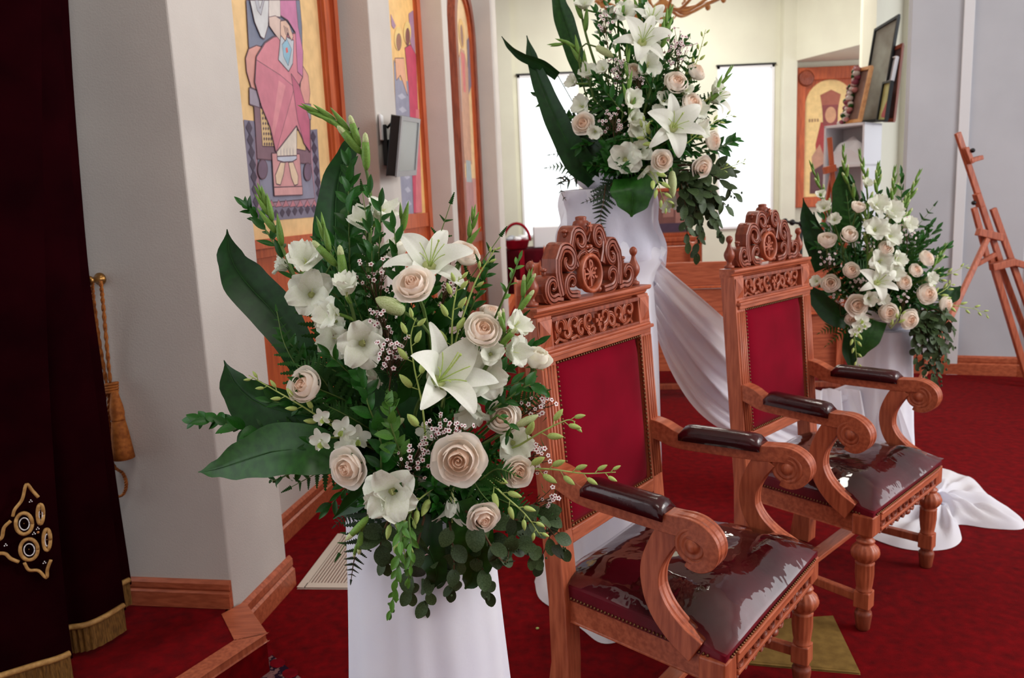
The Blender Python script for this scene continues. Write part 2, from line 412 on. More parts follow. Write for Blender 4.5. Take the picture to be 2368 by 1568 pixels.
# rear of the church behind the viewer
mb = MB(); mb.box((0, -3.1, TOP / 2), (5, .1, TOP / 2)); struct(mb.build('wall_rear', 'wall_plaster', smooth=False))

# ------------------------------------------------------------------ icons on the left wall
def icon_plane(off): return LW(0, off, 0)
PAINT = {}
def paint(rgb):
    rgb = tuple(int(c * .86 + 35) for c in rgb); k = 'paint_%d_%d_%d' % rgb  # mixed towards white: paler pigment, with hazy gloss reflection put into the colour
    if k not in MAT: mat(k, rgb, .55, .35, tuple(int(c * .93) for c in rgb), 14, 3)
    return k
class Art:                                # flat painted shapes on a panel
    def __init__(s, proj): s.mb = MB(); s.mats = []; s.proj = proj; s.lay = 0
    def mi(s, rgb):
        k = paint(rgb)
        if k not in s.mats: s.mats.append(k)
        return s.mats.index(k)
    def poly(s, rgb, pts, line=None, lw=.005):
        s.lay += 1; P = [s.proj(x, y, s.lay * .00006) for x, y in pts]
        s.mb.add(P, [tuple(range(len(P)))], s.mi(rgb))
        if line:
            s.lay += 1; Q = [s.proj(x, y, s.lay * .00006) for x, y in pts]; n = len(Q); mi = s.mi(line)
            for i in range(n):
                a, b = Q[i], Q[(i + 1) % n]; d = b - a
                if d.length < 1e-5: continue
                t = s.nrm.cross(d).normalized() * lw / 2
                s.mb.add([a - t, b - t, b + t, a + t], [(0, 1, 2, 3)], mi)
    def ell(s, rgb, c, rx, ry, line=None, n=20, rot=0, lw=.005):
        s.poly(rgb, [(c[0] + rx * cos(2 * pi * i / n) * cos(rot) - ry * sin(2 * pi * i / n) * sin(rot), c[1] + rx * cos(2 * pi * i / n) * sin(rot) + ry * sin(2 * pi * i / n) * cos(rot)) for i in range(n)], line, lw)
def crop6(off):
    p0 = LW(0, off, 0)
    def f(x, y, e): return PP(530 + x / 2.529, y / 2.529, p0 + V * e, V)
    return f
DK = (70, 40, 55)
# first icon: enthroned figure in a rose robe
O1 = OB + .03
root = thing('icon_panel', 'large painted icon of an enthroned figure in rose robe', 'icon', LW(3.6, OB, 1.3))
def sub(m, name, mats, root, **k):
    o = m.build(name, mats, root, **k); o.location = -root.location; return o
u0, u1, zb, zt = 2.9, 4.06, 1.36, 3.4
m = MB(); m.prism([LW(u0, OB, zb), LW(u1, OB, zb), LW(u1, OB, zt), LW(u0, OB, zt)], V * .028); sub(m, 'board', paint((228, 186, 122)), root, smooth=False)
def frame_bar(m, u_0, u_1, z_0, z_1, o0, o1): m.prism([LW(u_0, o0, z_0), LW(u_1, o0, z_0), LW(u_1, o0, z_1), LW(u_0, o0, z_1)], V * (o1 - o0))
for nm, (a, b, c, d) in dict(r=(u1 - .0, u1 + .16, zb - .06, zt), b=(u0, u1, zb - .07, zb - .0)).items():
    m = MB(); frame_bar(m, a, b, c, d, OB, OB + .045)
    if nm == 'r':
        frame_bar(m, a, a + .05, c, d, OB + .045, OB + .065); frame_bar(m, b - .045, b, c, d, OB + .045, OB + .075)
    else: frame_bar(m, a, b, d - .03, d, OB + .045, OB + .07)
    sub(m, 'frame', 'oak_frame', root, smooth=False, bevel=.004)
m = MB(); frame_bar(m, u0, u1 + .1, .55, zb - .07, OB, OB + .03); sub(m, 'wainscot_panel', 'oak_frame', root, smooth=False)
A = Art(crop6(O1)); A.nrm = V
A.poly((104, 98, 122), [(85, 700), (148, 708), (148, 640), (470, 700), (470, 760), (515, 755), (545, 1265), (130, 1300)])
A.poly((150, 112, 130), [(150, 800), (480, 800), (505, 1195), (165, 1215)])
A.poly((124, 124, 148), [(165, 930), (478, 940), (500, 1160), (190, 1190)], DK)
for x in range(205, 500, 42): A.poly((176, 104, 118), [(x - 20, 1212), (x, 1168), (x + 20, 1206)], DK, .003)
for i in range(9): A.poly((48, 36, 58), [(222 + i * 37, 1255 - i * 5), (236 + i * 37, 1228 - i * 5), (252 + i * 37, 1251 - i * 5), (238 + i * 37, 1282 - i * 5)])
for i in range(8): A.poly((48, 36, 58), [(98 + i * 7, 745 + i * 72), (116 + i * 7, 705 + i * 72), (136 + i * 7, 748 + i * 72), (120 + i * 7, 790 + i * 72)])
for i in range(7): A.poly((48, 36, 58), [(475 + i * 7, 800 + i * 66), (490 + i * 7, 765 + i * 66), (508 + i * 7, 800 + i * 66), (494 + i * 7, 835 + i * 66)])
A.poly((96, 104, 130), [(100, 0), (412, 0), (425, 150), (430, 400), (145, 400), (115, 270)], DK)
A.poly((206, 138, 128), [(210, 280), (160, 265), (115, 285), (97, 340), (103, 420), (130, 512), (190, 540), (240, 400)], DK)
A.poly((206, 138, 128), [(425, 375), (462, 440), (473, 540), (466, 615), (410, 600)], DK)
A.poly((112, 78, 92), [(145, 600), (475, 660), (478, 960), (165, 928)], DK)
A.poly((142, 132, 150), [(118, 512), (176, 534), (178, 630), (120, 610)], DK)
A.poly((142, 132, 150), [(440, 606), (478, 610), (478, 700), (440, 690)], DK)
A.poly((206, 172, 116), [(180, 630), (420, 700), (420, 860), (195, 856)], DK)
A.poly((206, 172, 116), [(395, 760), (447, 770), (447, 882), (395, 872)], DK)
for i in range(5):
    for j in range(7):
        x, y = 190 + i * 14 + j * 2, 650 + j * 30
        A.poly((70, 46, 58), [(x, y + 12), (x + 5, y), (x + 10, y + 12), (x + 5, y + 24)])
A.ell((96, 72, 96), (197, 990), 28, 57, DK); A.ell((96, 72, 96), (460, 1005), 22, 52, DK)
A.poly((200, 136, 138), [(250, 895), (412, 900), (430, 1140), (265, 1146)], DK)
A.poly((206, 146, 146), [(262, 1095), (428, 1090), (430, 1140), (265, 1146)], DK)
A.poly((214, 200, 186), [(278, 880), (395, 735), (395, 930), (370, 945), (320, 948), (283, 938)], DK)
for x in (300, 318, 336, 354, 372): A.poly((150, 140, 146), [(x, 880), (x + 3, 860), (x + 5, 940), (x + 2, 940)])
A.poly((178, 186, 204), [(280, 915), (395, 910), (395, 930), (370, 945), (320, 948), (283, 938)], DK)
A.poly((220, 190, 160), [(300, 948), (328, 950), (318, 1020), (300, 1082), (276, 1076), (270, 1025)], DK)
A.poly((220, 190, 160), [(347, 950), (374, 946), (404, 1030), (402, 1078), (382, 1085), (364, 1040)], DK)
A.poly((200, 112, 128), [(210, 250), (260, 215), (400, 190), (430, 300), (430, 450), (408, 500), (470, 700), (475, 890), (440, 830), (395, 735), (275, 890), (240, 740), (190, 620), (150, 480), (160, 330)], DK, .007)
A.poly((190, 100, 122), [(160, 350), (300, 440), (382, 510), (275, 890), (240, 740), (190, 620), (152, 480)], DK, .003)
A.poly((208, 124, 136), [(290, 470), (330, 500), (262, 800), (250, 760)])
A.poly((176, 76, 108), [(362, 430), (410, 500), (470, 700), (475, 888), (438, 838), (400, 700), (380, 560)], DK)
A.poly((188, 104, 150), [(296, 0), (390, 0), (404, 160), (432, 300), (430, 450), (400, 420), (388, 190), (345, 120), (300, 90)], DK)
A.poly((206, 196, 190), [(230, 0), (298, 0), (300, 100), (262, 96), (232, 100)], DK, .003)
A.poly((204, 176, 166), [(232, 100), (270, 92), (310, 120), (300, 240), (262, 190), (235, 150)], DK, .003)
A.poly((196, 198, 202), [(122, 0), (232, 0), (228, 150), (206, 228), (186, 215), (150, 130)], DK)
A.poly((168, 170, 182), [(150, 0), (170, 0), (180, 50), (196, 0), (206, 0), (186, 90), (164, 60)], DK, .003)
A.poly((176, 186, 196), [(302, 200), (378, 236), (372, 372), (348, 418), (288, 350)], DK)
A.poly((120, 170, 196), [(310, 260), (336, 225), (366, 290), (345, 385), (318, 330)], DK, .003)
A.poly((206, 70, 64), [(330, 282), (340, 276), (345, 304), (334, 312)])
A.poly((212, 172, 150), [(300, 122), (330, 118), (352, 148), (375, 215), (366, 238), (340, 190), (330, 240), (300, 205)], DK)
for i in range(3): A.poly(DK, [(318 + i * 10, 150 + i * 6), (322 + i * 10, 150 + i * 6), (334 + i * 10, 205 + i * 8), (331 + i * 10, 206 + i * 8)])
o = A.mb.build('painting', A.mats, root, smooth=False); o.location = -root.location

# second icon behind the monitor
root = thing('icon_panel', 'narrow painted icon with figures behind the wall monitor', 'icon', LW(5.3, OB, 1.3))
u0, u1, zb, zt = 4.69, 5.98, 1.42, 3.6
m = MB(); frame_bar(m, u0, u1, zb, zt, OB, OB + .028); sub(m, 'board', paint((236, 184, 104)), root, smooth=False)
m = MB(); frame_bar(m, u1 - .09, u1 - .005, .6, zt, OB + .02, OB + .06); sub(m, 'frame', 'oak_frame', root, smooth=False, bevel=.005)
m = MB(); frame_bar(m, u0, u1 - .09, zb - .09, zb, OB, OB + .05); sub(m, 'frame', 'oak_frame', root, smooth=False, bevel=.005)
m = MB(); frame_bar(m, u0, u1 - .09, .6, zb - .09, OB, OB + .03); sub(m, 'wainscot_panel', 'oak_frame', root, smooth=False)
A = Art(crop6(OB + .03)); A.nrm = V
A.poly((130, 132, 156), [(962, 345), (1000, 470), (1050, 475), (1078, 1250), (1000, 1258)])
for i in range(9): A.poly((168, 170, 190), [(985 + i * 6, 560 + i * 78), (1010 + i * 5, 545 + i * 78), (1035 + i * 4, 570 + i * 78), (1008 + i * 5, 582 + i * 78)])
A.poly((150, 110, 140), [(945, 80), (975, 150), (965, 170), (950, 150)]); A.poly((150, 110, 140), [(1050, 80), (1076, 60), (1090, 330), (1060, 250)])
A.poly((188, 46, 78), [(1028, 280), (1060, 260), (1092, 320), (1128, 1240), (1080, 1248), (1058, 700), (1050, 510)], DK)
A.poly((206, 100, 110), [(1092, 640), (1110, 640), (1128, 1240), (1092, 1246)])
A.poly((222, 158, 120), [(970, 340), (1022, 340), (1044, 560), (1030, 520), (1002, 440), (978, 470)], DK)
A.ell((226, 190, 110), (990, 225), 24, 70); A.ell((138, 84, 62), (992, 245), 15, 48, DK)
A.ell((226, 190, 110), (1042, 190), 22, 66); A.ell((112, 54, 48), (1044, 215), 13, 50, DK)
o = A.mb.build('painting', A.mats, root, smooth=False); o.location = -root.location

# third icon: tall arched frame
root = thing('icon_panel', 'tall arched icon in a dark carved oak frame', 'icon', LW(7.5, OB, 0))
ua, ub = 7.08, 7.98; uc = (ua + ub) / 2; rr = (ub - ua) / 2; zs = 2.98
def arch(r, n=18): return [(uc + r * cos(pi * i / n), zs + 1.15 * r * sin(pi * i / n)) for i in range(n + 1)]
def arch_frame(r0, r1, o0, o1, zlow):
    m = MB(); A0, A1 = arch(r0), arch(r1)
    A0 = [(uc + r0, zlow)] + A0 + [(uc - r0, zlow)]; A1 = [(uc + r1, zlow)] + A1 + [(uc - r1, zlow)]
    for i in range(len(A0) - 1):
        q = [A0[i], A0[i + 1], A1[i + 1], A1[i]]; m.prism([LW(a, o0, z) for a, z in q], V * (o1 - o0))
    return m
sub(arch_frame(rr - .09, rr, OB, OB + .07, .3), 'frame', 'oak_dark', root, smooth=False)
sub(arch_frame(rr - .13, rr - .09, OB, OB + .05, .3), 'inner_moulding', 'oak_frame', root, smooth=False)
m = MB(); pts = [(uc + rr - .1, 1.18)] + arch(rr - .1) + [(uc - rr + .1, 1.18)]; m.prism([LW(a, OB + .005, z) for a, z in pts], V * .02); sub(m, 'board', paint((240, 200, 140)), root, smooth=False)
for z0, z1, mm in ((1.12, 1.2, 'oak_dark'), (.9, .97, 'oak_dark'), (.97, 1.12, 'oak_frame'), (.3, .9, 'oak_dark')):
    m = MB(); frame_bar(m, ua + .1, ub - .1, z0, z1, OB, OB + (.06 if mm == 'oak_dark' and z1 - z0 < .2 else .03)); sub(m, 'rail', mm, root, smooth=False, bevel=.004)
A = Art(lambda a, z, e: LW(uc + a, OB + .028 + e, z)); A.nrm = V
A.poly((204, 140, 130), [(-.3, 1.2), (.3, 1.2), (.3, 1.72), (-.3, 1.72)])
A.poly((168, 116, 116), [(-.2, 1.3), (.2, 1.3), (.15, 1.7), (-.15, 1.7)])
A.poly((120, 110, 130), [(-.32, 2.6), (-.18, 2.5), (-.22, 3.0), (-.32, 3.05)]); A.poly((120, 110, 130), [(.32, 2.6), (.18, 2.5), (.22, 3.0), (.32, 3.05)])
A.poly((196, 140, 110), [(-.16, 1.85), (.16, 1.85), (.18, 2.5), (.2, 2.75), (.07, 2.88), (-.07, 2.88), (-.2, 2.75), (-.18, 2.5)])
A.poly((150, 160, 166), [(-.2, 2.75), (-.13, 2.8), (-.16, 2.3), (-.22, 2.4)]); A.poly((206, 96, 96), [(-.05, 2.5), (.05, 2.5), (.08, 2.85), (-.08, 2.85)])
A.poly((150, 166, 168), [(-.12, 1.68), (.12, 1.68), (.1, 1.88), (-.1, 1.88)])
A.ell((232, 180, 90), (0, 3.02), .12, .13); A.ell((140, 92, 72), (0, 3.0), .065, .1)
o = A.mb.build('painting', A.mats, root, smooth=False); o.location = -root.location

mb = MB(); mb.box((1.5, 5.5, TOP + .1), (7.0, 8.8, .1)); struct(mb.build('ceiling', 'wall_plaster', smooth=False))
# ------------------------------------------------------------------ carved throne chairs
def yrec(z): return .031 - .0744 * (z - .6)               # recline of the back (front plane offset)
def spiral(cx, cz, r, a0, turns, sgn, n=40, pw=.75):
    return [(cx + (r * (1 - t) ** pw + .08 * r) * cos(a0 + sgn * 2 * pi * turns * t), cz + (r * (1 - t) ** pw + .08 * r) * sin(a0 + sgn * 2 * pi * turns * t)) for t in [i / n for i in range(n + 1)]]
GO = [-1, -.94, -.60, -.46, -.32, .22, .36, .50, .92, 1]
GH = [.05, .92, 1, .42, 1, 1, .42, 1, .92, .05]
def carve(mb, pts, w, dep, y0, back=.5, wt=None, mx=1, rec=True):
    n = len(pts); vs = []; k = len(GO) + 2
    for i, (x, z) in enumerate(pts):
        a = pts[max(i - 1, 0)]; b = pts[min(i + 1, n - 1)]
        tx, tz = b[0] - a[0], b[1] - a[1]; L = math.hypot(tx, tz) or 1; nx, nz = -tz / L, tx / L
        t = i / (n - 1); ww = w * (wt(t) if wt else (1 - .55 * t)); dd = dep * (.75 + .25 * sin(pi * t))
        sec = [(o * ww, h * dd) for o, h in zip(GO, GH)] + [(ww, -back * dep), (-ww, -back * dep)]
        for o, h in sec:
            X, Zz = x + nx * o, z + nz * o
            vs.append((mx * X, y0 + h + (yrec(Zz) if rec else 0), Zz))
    fs = []
    for i in range(n - 1):
        for j in range(k):
            q = (j + 1) % k; f = (i * k + j, i * k + q, (i + 1) * k + q, (i + 1) * k + j)
            fs.append(f if mx > 0 else f[::-1])
    fs.append(tuple(range(k))); fs.append(tuple((n - 1) * k + j for j in range(k)))
    mb.add(vs, fs)
def ball(mb, c, r, sq=(1, 1, 1), n=12, m=8):
    mb.add([(c[0] + r * sq[0] * sin(pi * j / m) * cos(2 * pi * i / n), c[1] + r * sq[1] * sin(pi * j / m) * sin(2 * pi * i / n), c[2] + r * sq[2] * cos(pi * j / m)) for j in range(m + 1) for i in range(n)],
           [(j * n + i, j * n + (i + 1) % n, (j + 1) * n + (i + 1) % n, (j + 1) * n + i) for j in range(m) for i in range(n)])

def strip(mb, pts, w, y0, dep):                      # flat raised letter stroke in the x-z plane
    for a, b in zip(pts, pts[1:]):
        mb.beam((a[0], y0 + yrec(a[1]), a[1]), (b[0], y0 + yrec(b[1]), b[1]), w, dep, up=(0, 1, 0))

def make_chair():
    ch = thing('throne_chair', '', 'chair')
    PXo, PW = .262, .033                              # post centre / half width
    for s in (-1, 1):
        # rear leg and back post
        m = MB()
        sec = [(.0, -.035), (.22, -.012), (.40, .0), (.6, 0), (1.175, 0)]
        vs = []
        for z, dy in sec:
            yb, yf = -.005 + yrec(z) + dy - (.03 if z < .1 else 0), .052 + yrec(z) + dy
            vs += [(s * (PXo - PW), yb, z), (s * (PXo + PW), yb, z), (s * (PXo + PW), yf, z), (s * (PXo - PW), yf, z)]
        fs = [(4 * i + j, 4 * i + (j + 1) % 4, 4 * i + 4 + (j + 1) % 4, 4 * i + 4 + j) for i in range(len(sec) - 1) for j in range(4)] + [(3, 2, 1, 0), tuple(4 * (len(sec) - 1) + j for j in range(4))]
        m.add(vs, fs); post = m.build('back_post', 'oak', ch, smooth=False, bevel=.004)
        m = MB()                                       # reeded facing
        for dx in (-.019, -.006, .007, .02):
            for z0, z1 in ((.60, 1.045),):
                m.tube([(s * (PXo + dx), .052 + yrec(z), z) for z in (z0, (z0 + z1) / 2, z1)], .0055, 8)
        m.build('reeding', 'oak', post)
        m = MB()                                       # faceted block beside the frieze
        x0, x1 = s * (PXo - PW + .006), s * (PXo + PW - .004); z0, z1 = 1.09, 1.166; y = .053 + yrec(1.13)
        m.add([(x0, y, z0), (x1, y, z0), (x1, y, z1), (x0, y, z1), ((x0 + x1) / 2, y + .014, (z0 + z1) / 2)], [(0, 1, 4), (1, 2, 4), (2, 3, 4), (3, 0, 4)])
        m.build('facet', 'oak', post, smooth=False)
        # finial
        m = MB(); zf = 1.202
        m.lathe([(.018, 0), (.018, .008), (.010, .012), (.008, .022), (.0125, .028), (.0175, .037), (.0198, .047), (.0185, .056), (.0125, .068), (.0082, .078), (.0062, .087), (.0066, .091), (.0100, .095), (.0122, .101), (.0122, .106), (.0100, .112), (.005, .1165), (.001, .118)], 20, (s * .268, .019 + yrec(1.2), zf))
        m.build('finial', 'oak_dark', ch)
    # cornice
    m = MB(); prof = [(-.028, 1.166), (.010, 1.166), (.012, 1.172), (.022, 1.176), (.026, 1.184), (.036, 1.187), (.040, 1.193), (.040, 1.200), (-.028, 1.200)]
    vs = []; base = .262
    for s in (-1, 1):
        for (e, z) in prof: vs.append((s * (base + PW + max(0, e - .01) * .3), e + .021 + yrec(z), z))
    n = len(prof)
    m.add(vs, [(i, (i + 1) % n, n + (i + 1) % n, n + i) for i in range(n)] + [tuple(range(n - 1, -1, -1)), tuple(range(n, 2 * n))])
    m.build('cornice', 'oak_cross', ch, smooth=False, bevel=.0015)
    # frieze panel and its carving
    m = MB(); z0, z1 = 1.085, 1.168; y = .02 + yrec(1.12)
    m.box((0, y - .005, (z0 + z1) / 2), (PXo - PW + .004, .014, (z1 - z0) / 2))
    m.box((0, y + .012, z1 - .005), (PXo - PW + .004, .02, .006)); m.box((0, y + .012, z0 + .003), (PXo - PW + .004, .02, .005))
    fr = m.build('frieze_panel', 'oak_dark', ch, smooth=False, bevel=.002)
    m = MB(); zc = 1.127; yb = .031
    for mx in (-1, 1):
        carve(m, spiral(.185, zc + .008, .027, R(200), .95, -1), .010, .016, yb, mx=mx)
        carve(m, spiral(.155, zc - .010, .023, R(60), .9, 1), .009, .014, yb, mx=mx)
        carve(m, spiral(.115, zc + .008, .027, R(-60), .95, 1), .010, .016, yb, mx=mx)
        carve(m, spiral(.080, zc - .011, .022, R(130), .9, -1), .009, .014, yb, mx=mx)
        carve(m, spiral(.042, zc + .010, .025, R(-100), .95, 1), .0095, .016, yb, mx=mx)
        carve(m, spiral(.026, zc - .018, .02, R(20), .9, -1), .008, .014, yb, mx=mx)
        carve(m, [(.205, zc - .034), (.19, zc - .022), (.17, zc - .03), (.15, zc - .034)], .006, .012, yb, mx=mx)
        carve(m, [(.13, zc - .034), (.105, zc - .026), (.09, zc - .034)], .006, .012, yb, mx=mx)
        carve(m, [(.207, zc + .034), (.2, zc + .02), (.205, zc), (.2, zc - .02)], .005, .012, yb, mx=mx)
    m.build('scrollwork', 'oak', fr, smooth=False)
    m = MB()
    for a in range(4):
        A = a * pi / 2; d = (cos(A), sin(A)); nn = (-d[1], d[0])
        p = [(.003, .003), (.017, .007), (.017, -.007), (.003, -.003)]
        m.prism([(d[0] * q[0] + nn[0] * q[1], yb + .008 + yrec(zc), zc + .004 + d[1] * q[0] + nn[1] * q[1]) for q in p], (0, .012, 0))
    m.build('cross', 'oak', fr, smooth=False)
    # rail under the frieze
    m = MB(); m.box((0, .034 + yrec(1.07), 1.0745), (.288, .034, .0055)); m.box((0, .031 + yrec(1.07), 1.083), (.283, .028, .004)); m.box((0, .03 + yrec(1.06), 1.062), (.281, .03, .008))
    m.build('moulding', 'oak_cross', ch, smooth=False, bevel=.003)
    # upholstered back
    m = MB()
    def pad(a, b):
        x = (a * 2 - 1) * .232; z = .592 + b * .462
        e = min(1, min(a, 1 - a) * 9) ** .5 * min(1, min(b, 1 - b) * 9) ** .5
        return (x, .030 + yrec(z) + .022 * e, z)
    m.grid(pad, 25, 25); m.grid(lambda a, b: ((1 - 2 * a) * .232, .004 + yrec(.592 + b * .462), .592 + b * .462), 3, 3)
    m.build('back_upholstery', 'velvet', ch)
    m = MB()
    def nails(a, b, y):
        a, b = Vector(a), Vector(b); n = int((b - a).length / .0125)
        for i in range(n + 1):
            p = a.lerp(b, i / n); ball(m, (p.x, y(p), p.z), .0042, n=6, m=4)
    yy = lambda p: .050 + yrec(p.z)
    for s in (-1, 1): nails((s * .224, 0, .60), (s * .224, 0, 1.048), yy)
    nails((-.22, 0, 1.048), (.22, 0, 1.048), yy); nails((-.22, 0, .60), (.22, 0, .60), yy)
    tag(m.build('nail_trim', 'nail', ch), kind='stuff')
    m = MB(); m.box((0, .026 + yrec(.57), .572), (.232, .026, .022)); m.build('lower_back_rail', 'oak_cross', ch, smooth=False, bevel=.004)
    # crest
    cr = MB(); Z0 = 1.2; yc = .022
    cw = dict(dep=.020, back=1.0)
    for mx in (-1, 1):
        carve(cr, [(.150, Z0 + .008), (.175, Z0 + .012)] + spiral(.196, Z0 + .044, .033, R(-110), .98, 1), .0155, .024, yc, 1.0, mx=mx)
        carve(cr, [(.205, Z0 + .004), (.228, Z0 + .012), (.236, Z0 + .03)], .008, .016, yc, 1.0, mx=mx)
        carve(cr, [(.150, Z0 + .018), (.158, Z0 + .05), (.162, Z0 + .08), (.158, Z0 + .112), (.142, Z0 + .134)] + spiral(.116, Z0 + .108, .036, R(60), .95, 1), .0160, .026, yc, 1.0, mx=mx)
        carve(cr, [(.065, Z0 + .008), (.092, Z0 + .010)] + spiral(.104, Z0 + .045, .031, R(-85), .95, 1), .0140, .024, yc, 1.0, mx=mx)
        carve(cr, [(.066, Z0 + .088), (.080, Z0 + .120), (.086, Z0 + .150), (.074, Z0 + .178)] + spiral(.050, Z0 + .158, .029, R(60), .95, 1), .0140, .026, yc, 1.0, mx=mx)
        carve(cr, [(.004, Z0 + .118), (.022, Z0 + .128), (.045, Z0 + .122), (.06, Z0 + .104)], .009, .018, yc, 1.0, mx=mx, wt=lambda t: 1.1 - .5 * t)
        carve(cr, [(.010, Z0 + .150), (.020, Z0 + .172), (.030, Z0 + .188)], .009, .016, yc, 1.0, mx=mx)
        for (x, z, r) in ((.206, .090, .008), (.136, .152, .009), (.092, .186, .008)):
            ball(cr, (mx * x, yc + yrec(Z0 + z), Z0 + z), r, (1.3, 1.2, .7)); ball(cr, (mx * x, yc + yrec(Z0 + z), Z0 + z - .009), r * .8, (.8, 1, 1.3))
        ball(cr, (mx * .010, yc + .012 + yrec(Z0 + .135), Z0 + .138), .009, (1.2, 1, .8)); ball(cr, (mx * .058, yc + yrec(1.22), Z0 + .012), .010, (1.2, 1, 1))
    crest = cr.build('crest', 'oak_dark', ch, smooth=False)
    m = MB(); cz = 1.2635                                # oval medallion
    n = 40; prof = [(-.006, 0), (-.006, .016), (.0, .02), (.006, .016), (.006, 0)]
    vs = []
    for i in range(n):
        a = 2 * pi * i / n
        for e, h in prof: 
            z = cz + (.050 + e) * sin(a); vs.append(((.050 + e) * cos(a), yc + .004 + h + yrec(z), z))
    k = len(prof); m.add(vs, [(i * k + j, i * k + j + 1, ((i + 1) % n) * k + j + 1, ((i + 1) % n) * k + j) for i in range(n) for j in range(k - 1)])
    m.build('medallion_ring', 'oak', crest)
    m = MB(); m.prism([(.047 * cos(2 * pi * i / 32), yc - .016 + yrec(cz), cz + .047 * sin(2 * pi * i / 32)) for i in range(32)], (0, .022, 0)); m.build('medallion_ground', 'oak_dark', crest, smooth=False)
    m = MB(); yl = yc + .010; wd = .0055
    # near side is +x, so screen-right is -x: letters are written with x mirrored
    L = lambda pts: strip(m, [(-x, cz + z) for x, z in pts], wd, yl, .010)
    L([(0, -.038), (0, .036)]); L([(0, .036), (.010, .034), (.013, .026), (.009, .018), (0, .015)])
    L([(-.017, .014), (.017, -.016)]); L([(-.017, -.016), (.017, .014)]); L([(-.03, -.001), (.026, -.001)])
    L([(-.030, .013), (-.030, -.016)]); L([(.034, .010), (.027, .013), (.022, .006)]); L([(.022, -.008), (.027, -.015), (.034, -.012)])
    m.build('monogram', 'oak', crest, smooth=False)
    m = MB(); zk = Z0 + .195
    m.add(*(lambda q: (q.v, q.f))(MB().lathe([(.012, -.030), (.019, -.024), (.024, -.008), (.025, .004), (.022, .014), (.015, .018), (.016, .021), (.016, .027), (.010, .029), (.001, .030)], 18, (0, yc - .004 + yrec(zk), zk))))
    kn = m.build('crest_knob', 'oak_dark', crest)
    m = MB(); strip(m, [(0, zk - .014), (0, zk + .012)], .005, yc + .026, .006); strip(m, [(-.009, zk + .002), (.009, zk + .002)], .005, yc + .026, .006); m.build('cross', 'oak', kn, smooth=False)
    # seat
    def sx(y): return .272 + (y - .05) * (.336 - .272) / .52
    for s in (-1, 1):
        m = MB(); m.prism([(s * (sx(.05) - .008), .03, .345), (s * (sx(.52) - .008), .52, .345), (s * (sx(.52) - .05), .52, .345), (s * (sx(.05) - .05), .03, .345)], (0, 0, .066)); m.build('side_rail', 'oak_cross', ch, smooth=False, bevel=.004)
    m = MB(); m.box((0, .03, .38), (.232, .02, .03)); m.build('rear_rail', 'oak_cross', ch, smooth=False, bevel=.003)
    m = MB()
    def cush(a, b):
        y = .045 + b * .518; X = sx(y) - .004
        ea = min(a, 1 - a); eb = min(b, 1 - b); e = min(1, ea * 5) ** .6 * min(1, eb * 5) ** .6
        x = (a * 2 - 1) * X
        z = .447 - .018 * smooth01(b, .8, 1) + (.052 + .018 * smooth01(b, .8, 1)) * e
        return (x, y, z + .006 * sin(7 * a + 5 * b) * e)
    m.grid(cush, 31, 31)
    ring = [cush(i / 30, 0) for i in range(31)] + [cush(1, i / 30) for i in range(1, 31)] + [cush(1 - i / 30, 1) for i in range(1, 31)] + [cush(0, 1 - i / 30) for i in range(1, 30)]
    k = len(ring); m.add(ring + [(x, y, .408) for x, y, z in ring], [(i, k + i, k + (i + 1) % k, (i + 1) % k) for i in range(k)])
    seat = m.build('seat_cushion', 'leather', ch)
    m = MB()
    for s in (-1, 1):
        for i in range(40):
            y = .07 + i * .0115; ball(m, (s * (sx(y) - .002), y, .416), .004, n=6, m=4)
    for i in range(52): ball(m, (-.3 + i * .0118, .566, .416), .004, n=6, m=4)
    tag(m.build('nail_trim', 'nail', seat), kind='stuff')
    # front rail with pierced carving
    m = MB(); m.box((0, .553, .398), (.275, .018, .012)); m.box((0, .56, .411), (.275, .014, .004)); m.box((0, .548, .37), (.272, .008, .02)); m.box((0, .556, .352), (.262, .012, .006))
    fr = m.build('front_rail', 'oak_cross', ch, smooth=False, bevel=.003)
    m = MB()
    for mx in (-1, 1):
        for i in range(5):
            x = .028 + i * .052
            carve(m, spiral(x, .372, .017, R(200 if i % 2 else 20), 1.1, 1 if i % 2 else -1, 20), .006, .012, .553, 1.0, mx=mx, rec=False)
            carve(m, spiral(x + .02, .336 + .010 * (i / 5) , .015 - .0015 * i, R(90), 1.0, 1, 16), .006, .012, .55, 1.0, mx=mx, rec=False)
            ball(m, (mx * (x + .005), .556, .332 + .012 * i / 5), .009, (1, .8, .8))
    ball(m, (0, .556, .330), .014, (1.2, .8, .8))
    m.build('pierced_carving', 'oak_dark', fr)
    for s in (-1, 1):
        # front leg
        m = MB(); m.box((s * .303, .532, .378), (.034, .034, .035)); 
        leg = m.build('front_leg', 'oak', ch, smooth=False, bevel=.005)
        m = MB(); N = 48
        prof = [(.026, .345), (.026, .338), (.019, .333), (.019, .327), (.028, .322), (.030, .318), (.028, .314), (.024, .311), (.031, .305), (.041, .296), (.0465, .285), (.047, .276), (.044, .265), (.036, .254), (.028, .248), (.026, .244), (.031, .241), (.0305, .236), (.031, .20), (.027, .165), (.024, .15), (.026, .146), (.026, .14)][::-1]
        def fl(k, i):
            z = prof[k][1]
            if .25 < z < .308 or .15 < z < .237: return 1 - .085 * abs(sin(i * pi * 14 / N))
            return 1
        m.lathe(prof, N, (s * .303, .532, 0), fl); m.build('reeded_turning', 'oak', leg)
        m = MB(); m.box((s * .303, .532, .112), (.0255, .0255, .030)); m.build('leg_block', 'oak', leg, smooth=False, bevel=.004)
        m = MB(); m.lathe([(.017, 0), (.022, .006), (.025, .03), (.028, .055), (.027, .064), (.021, .070), (.023, .076), (.023, .084)], 20, (s * .303, .532, 0)); m.build('foot', 'oak_dark', leg)
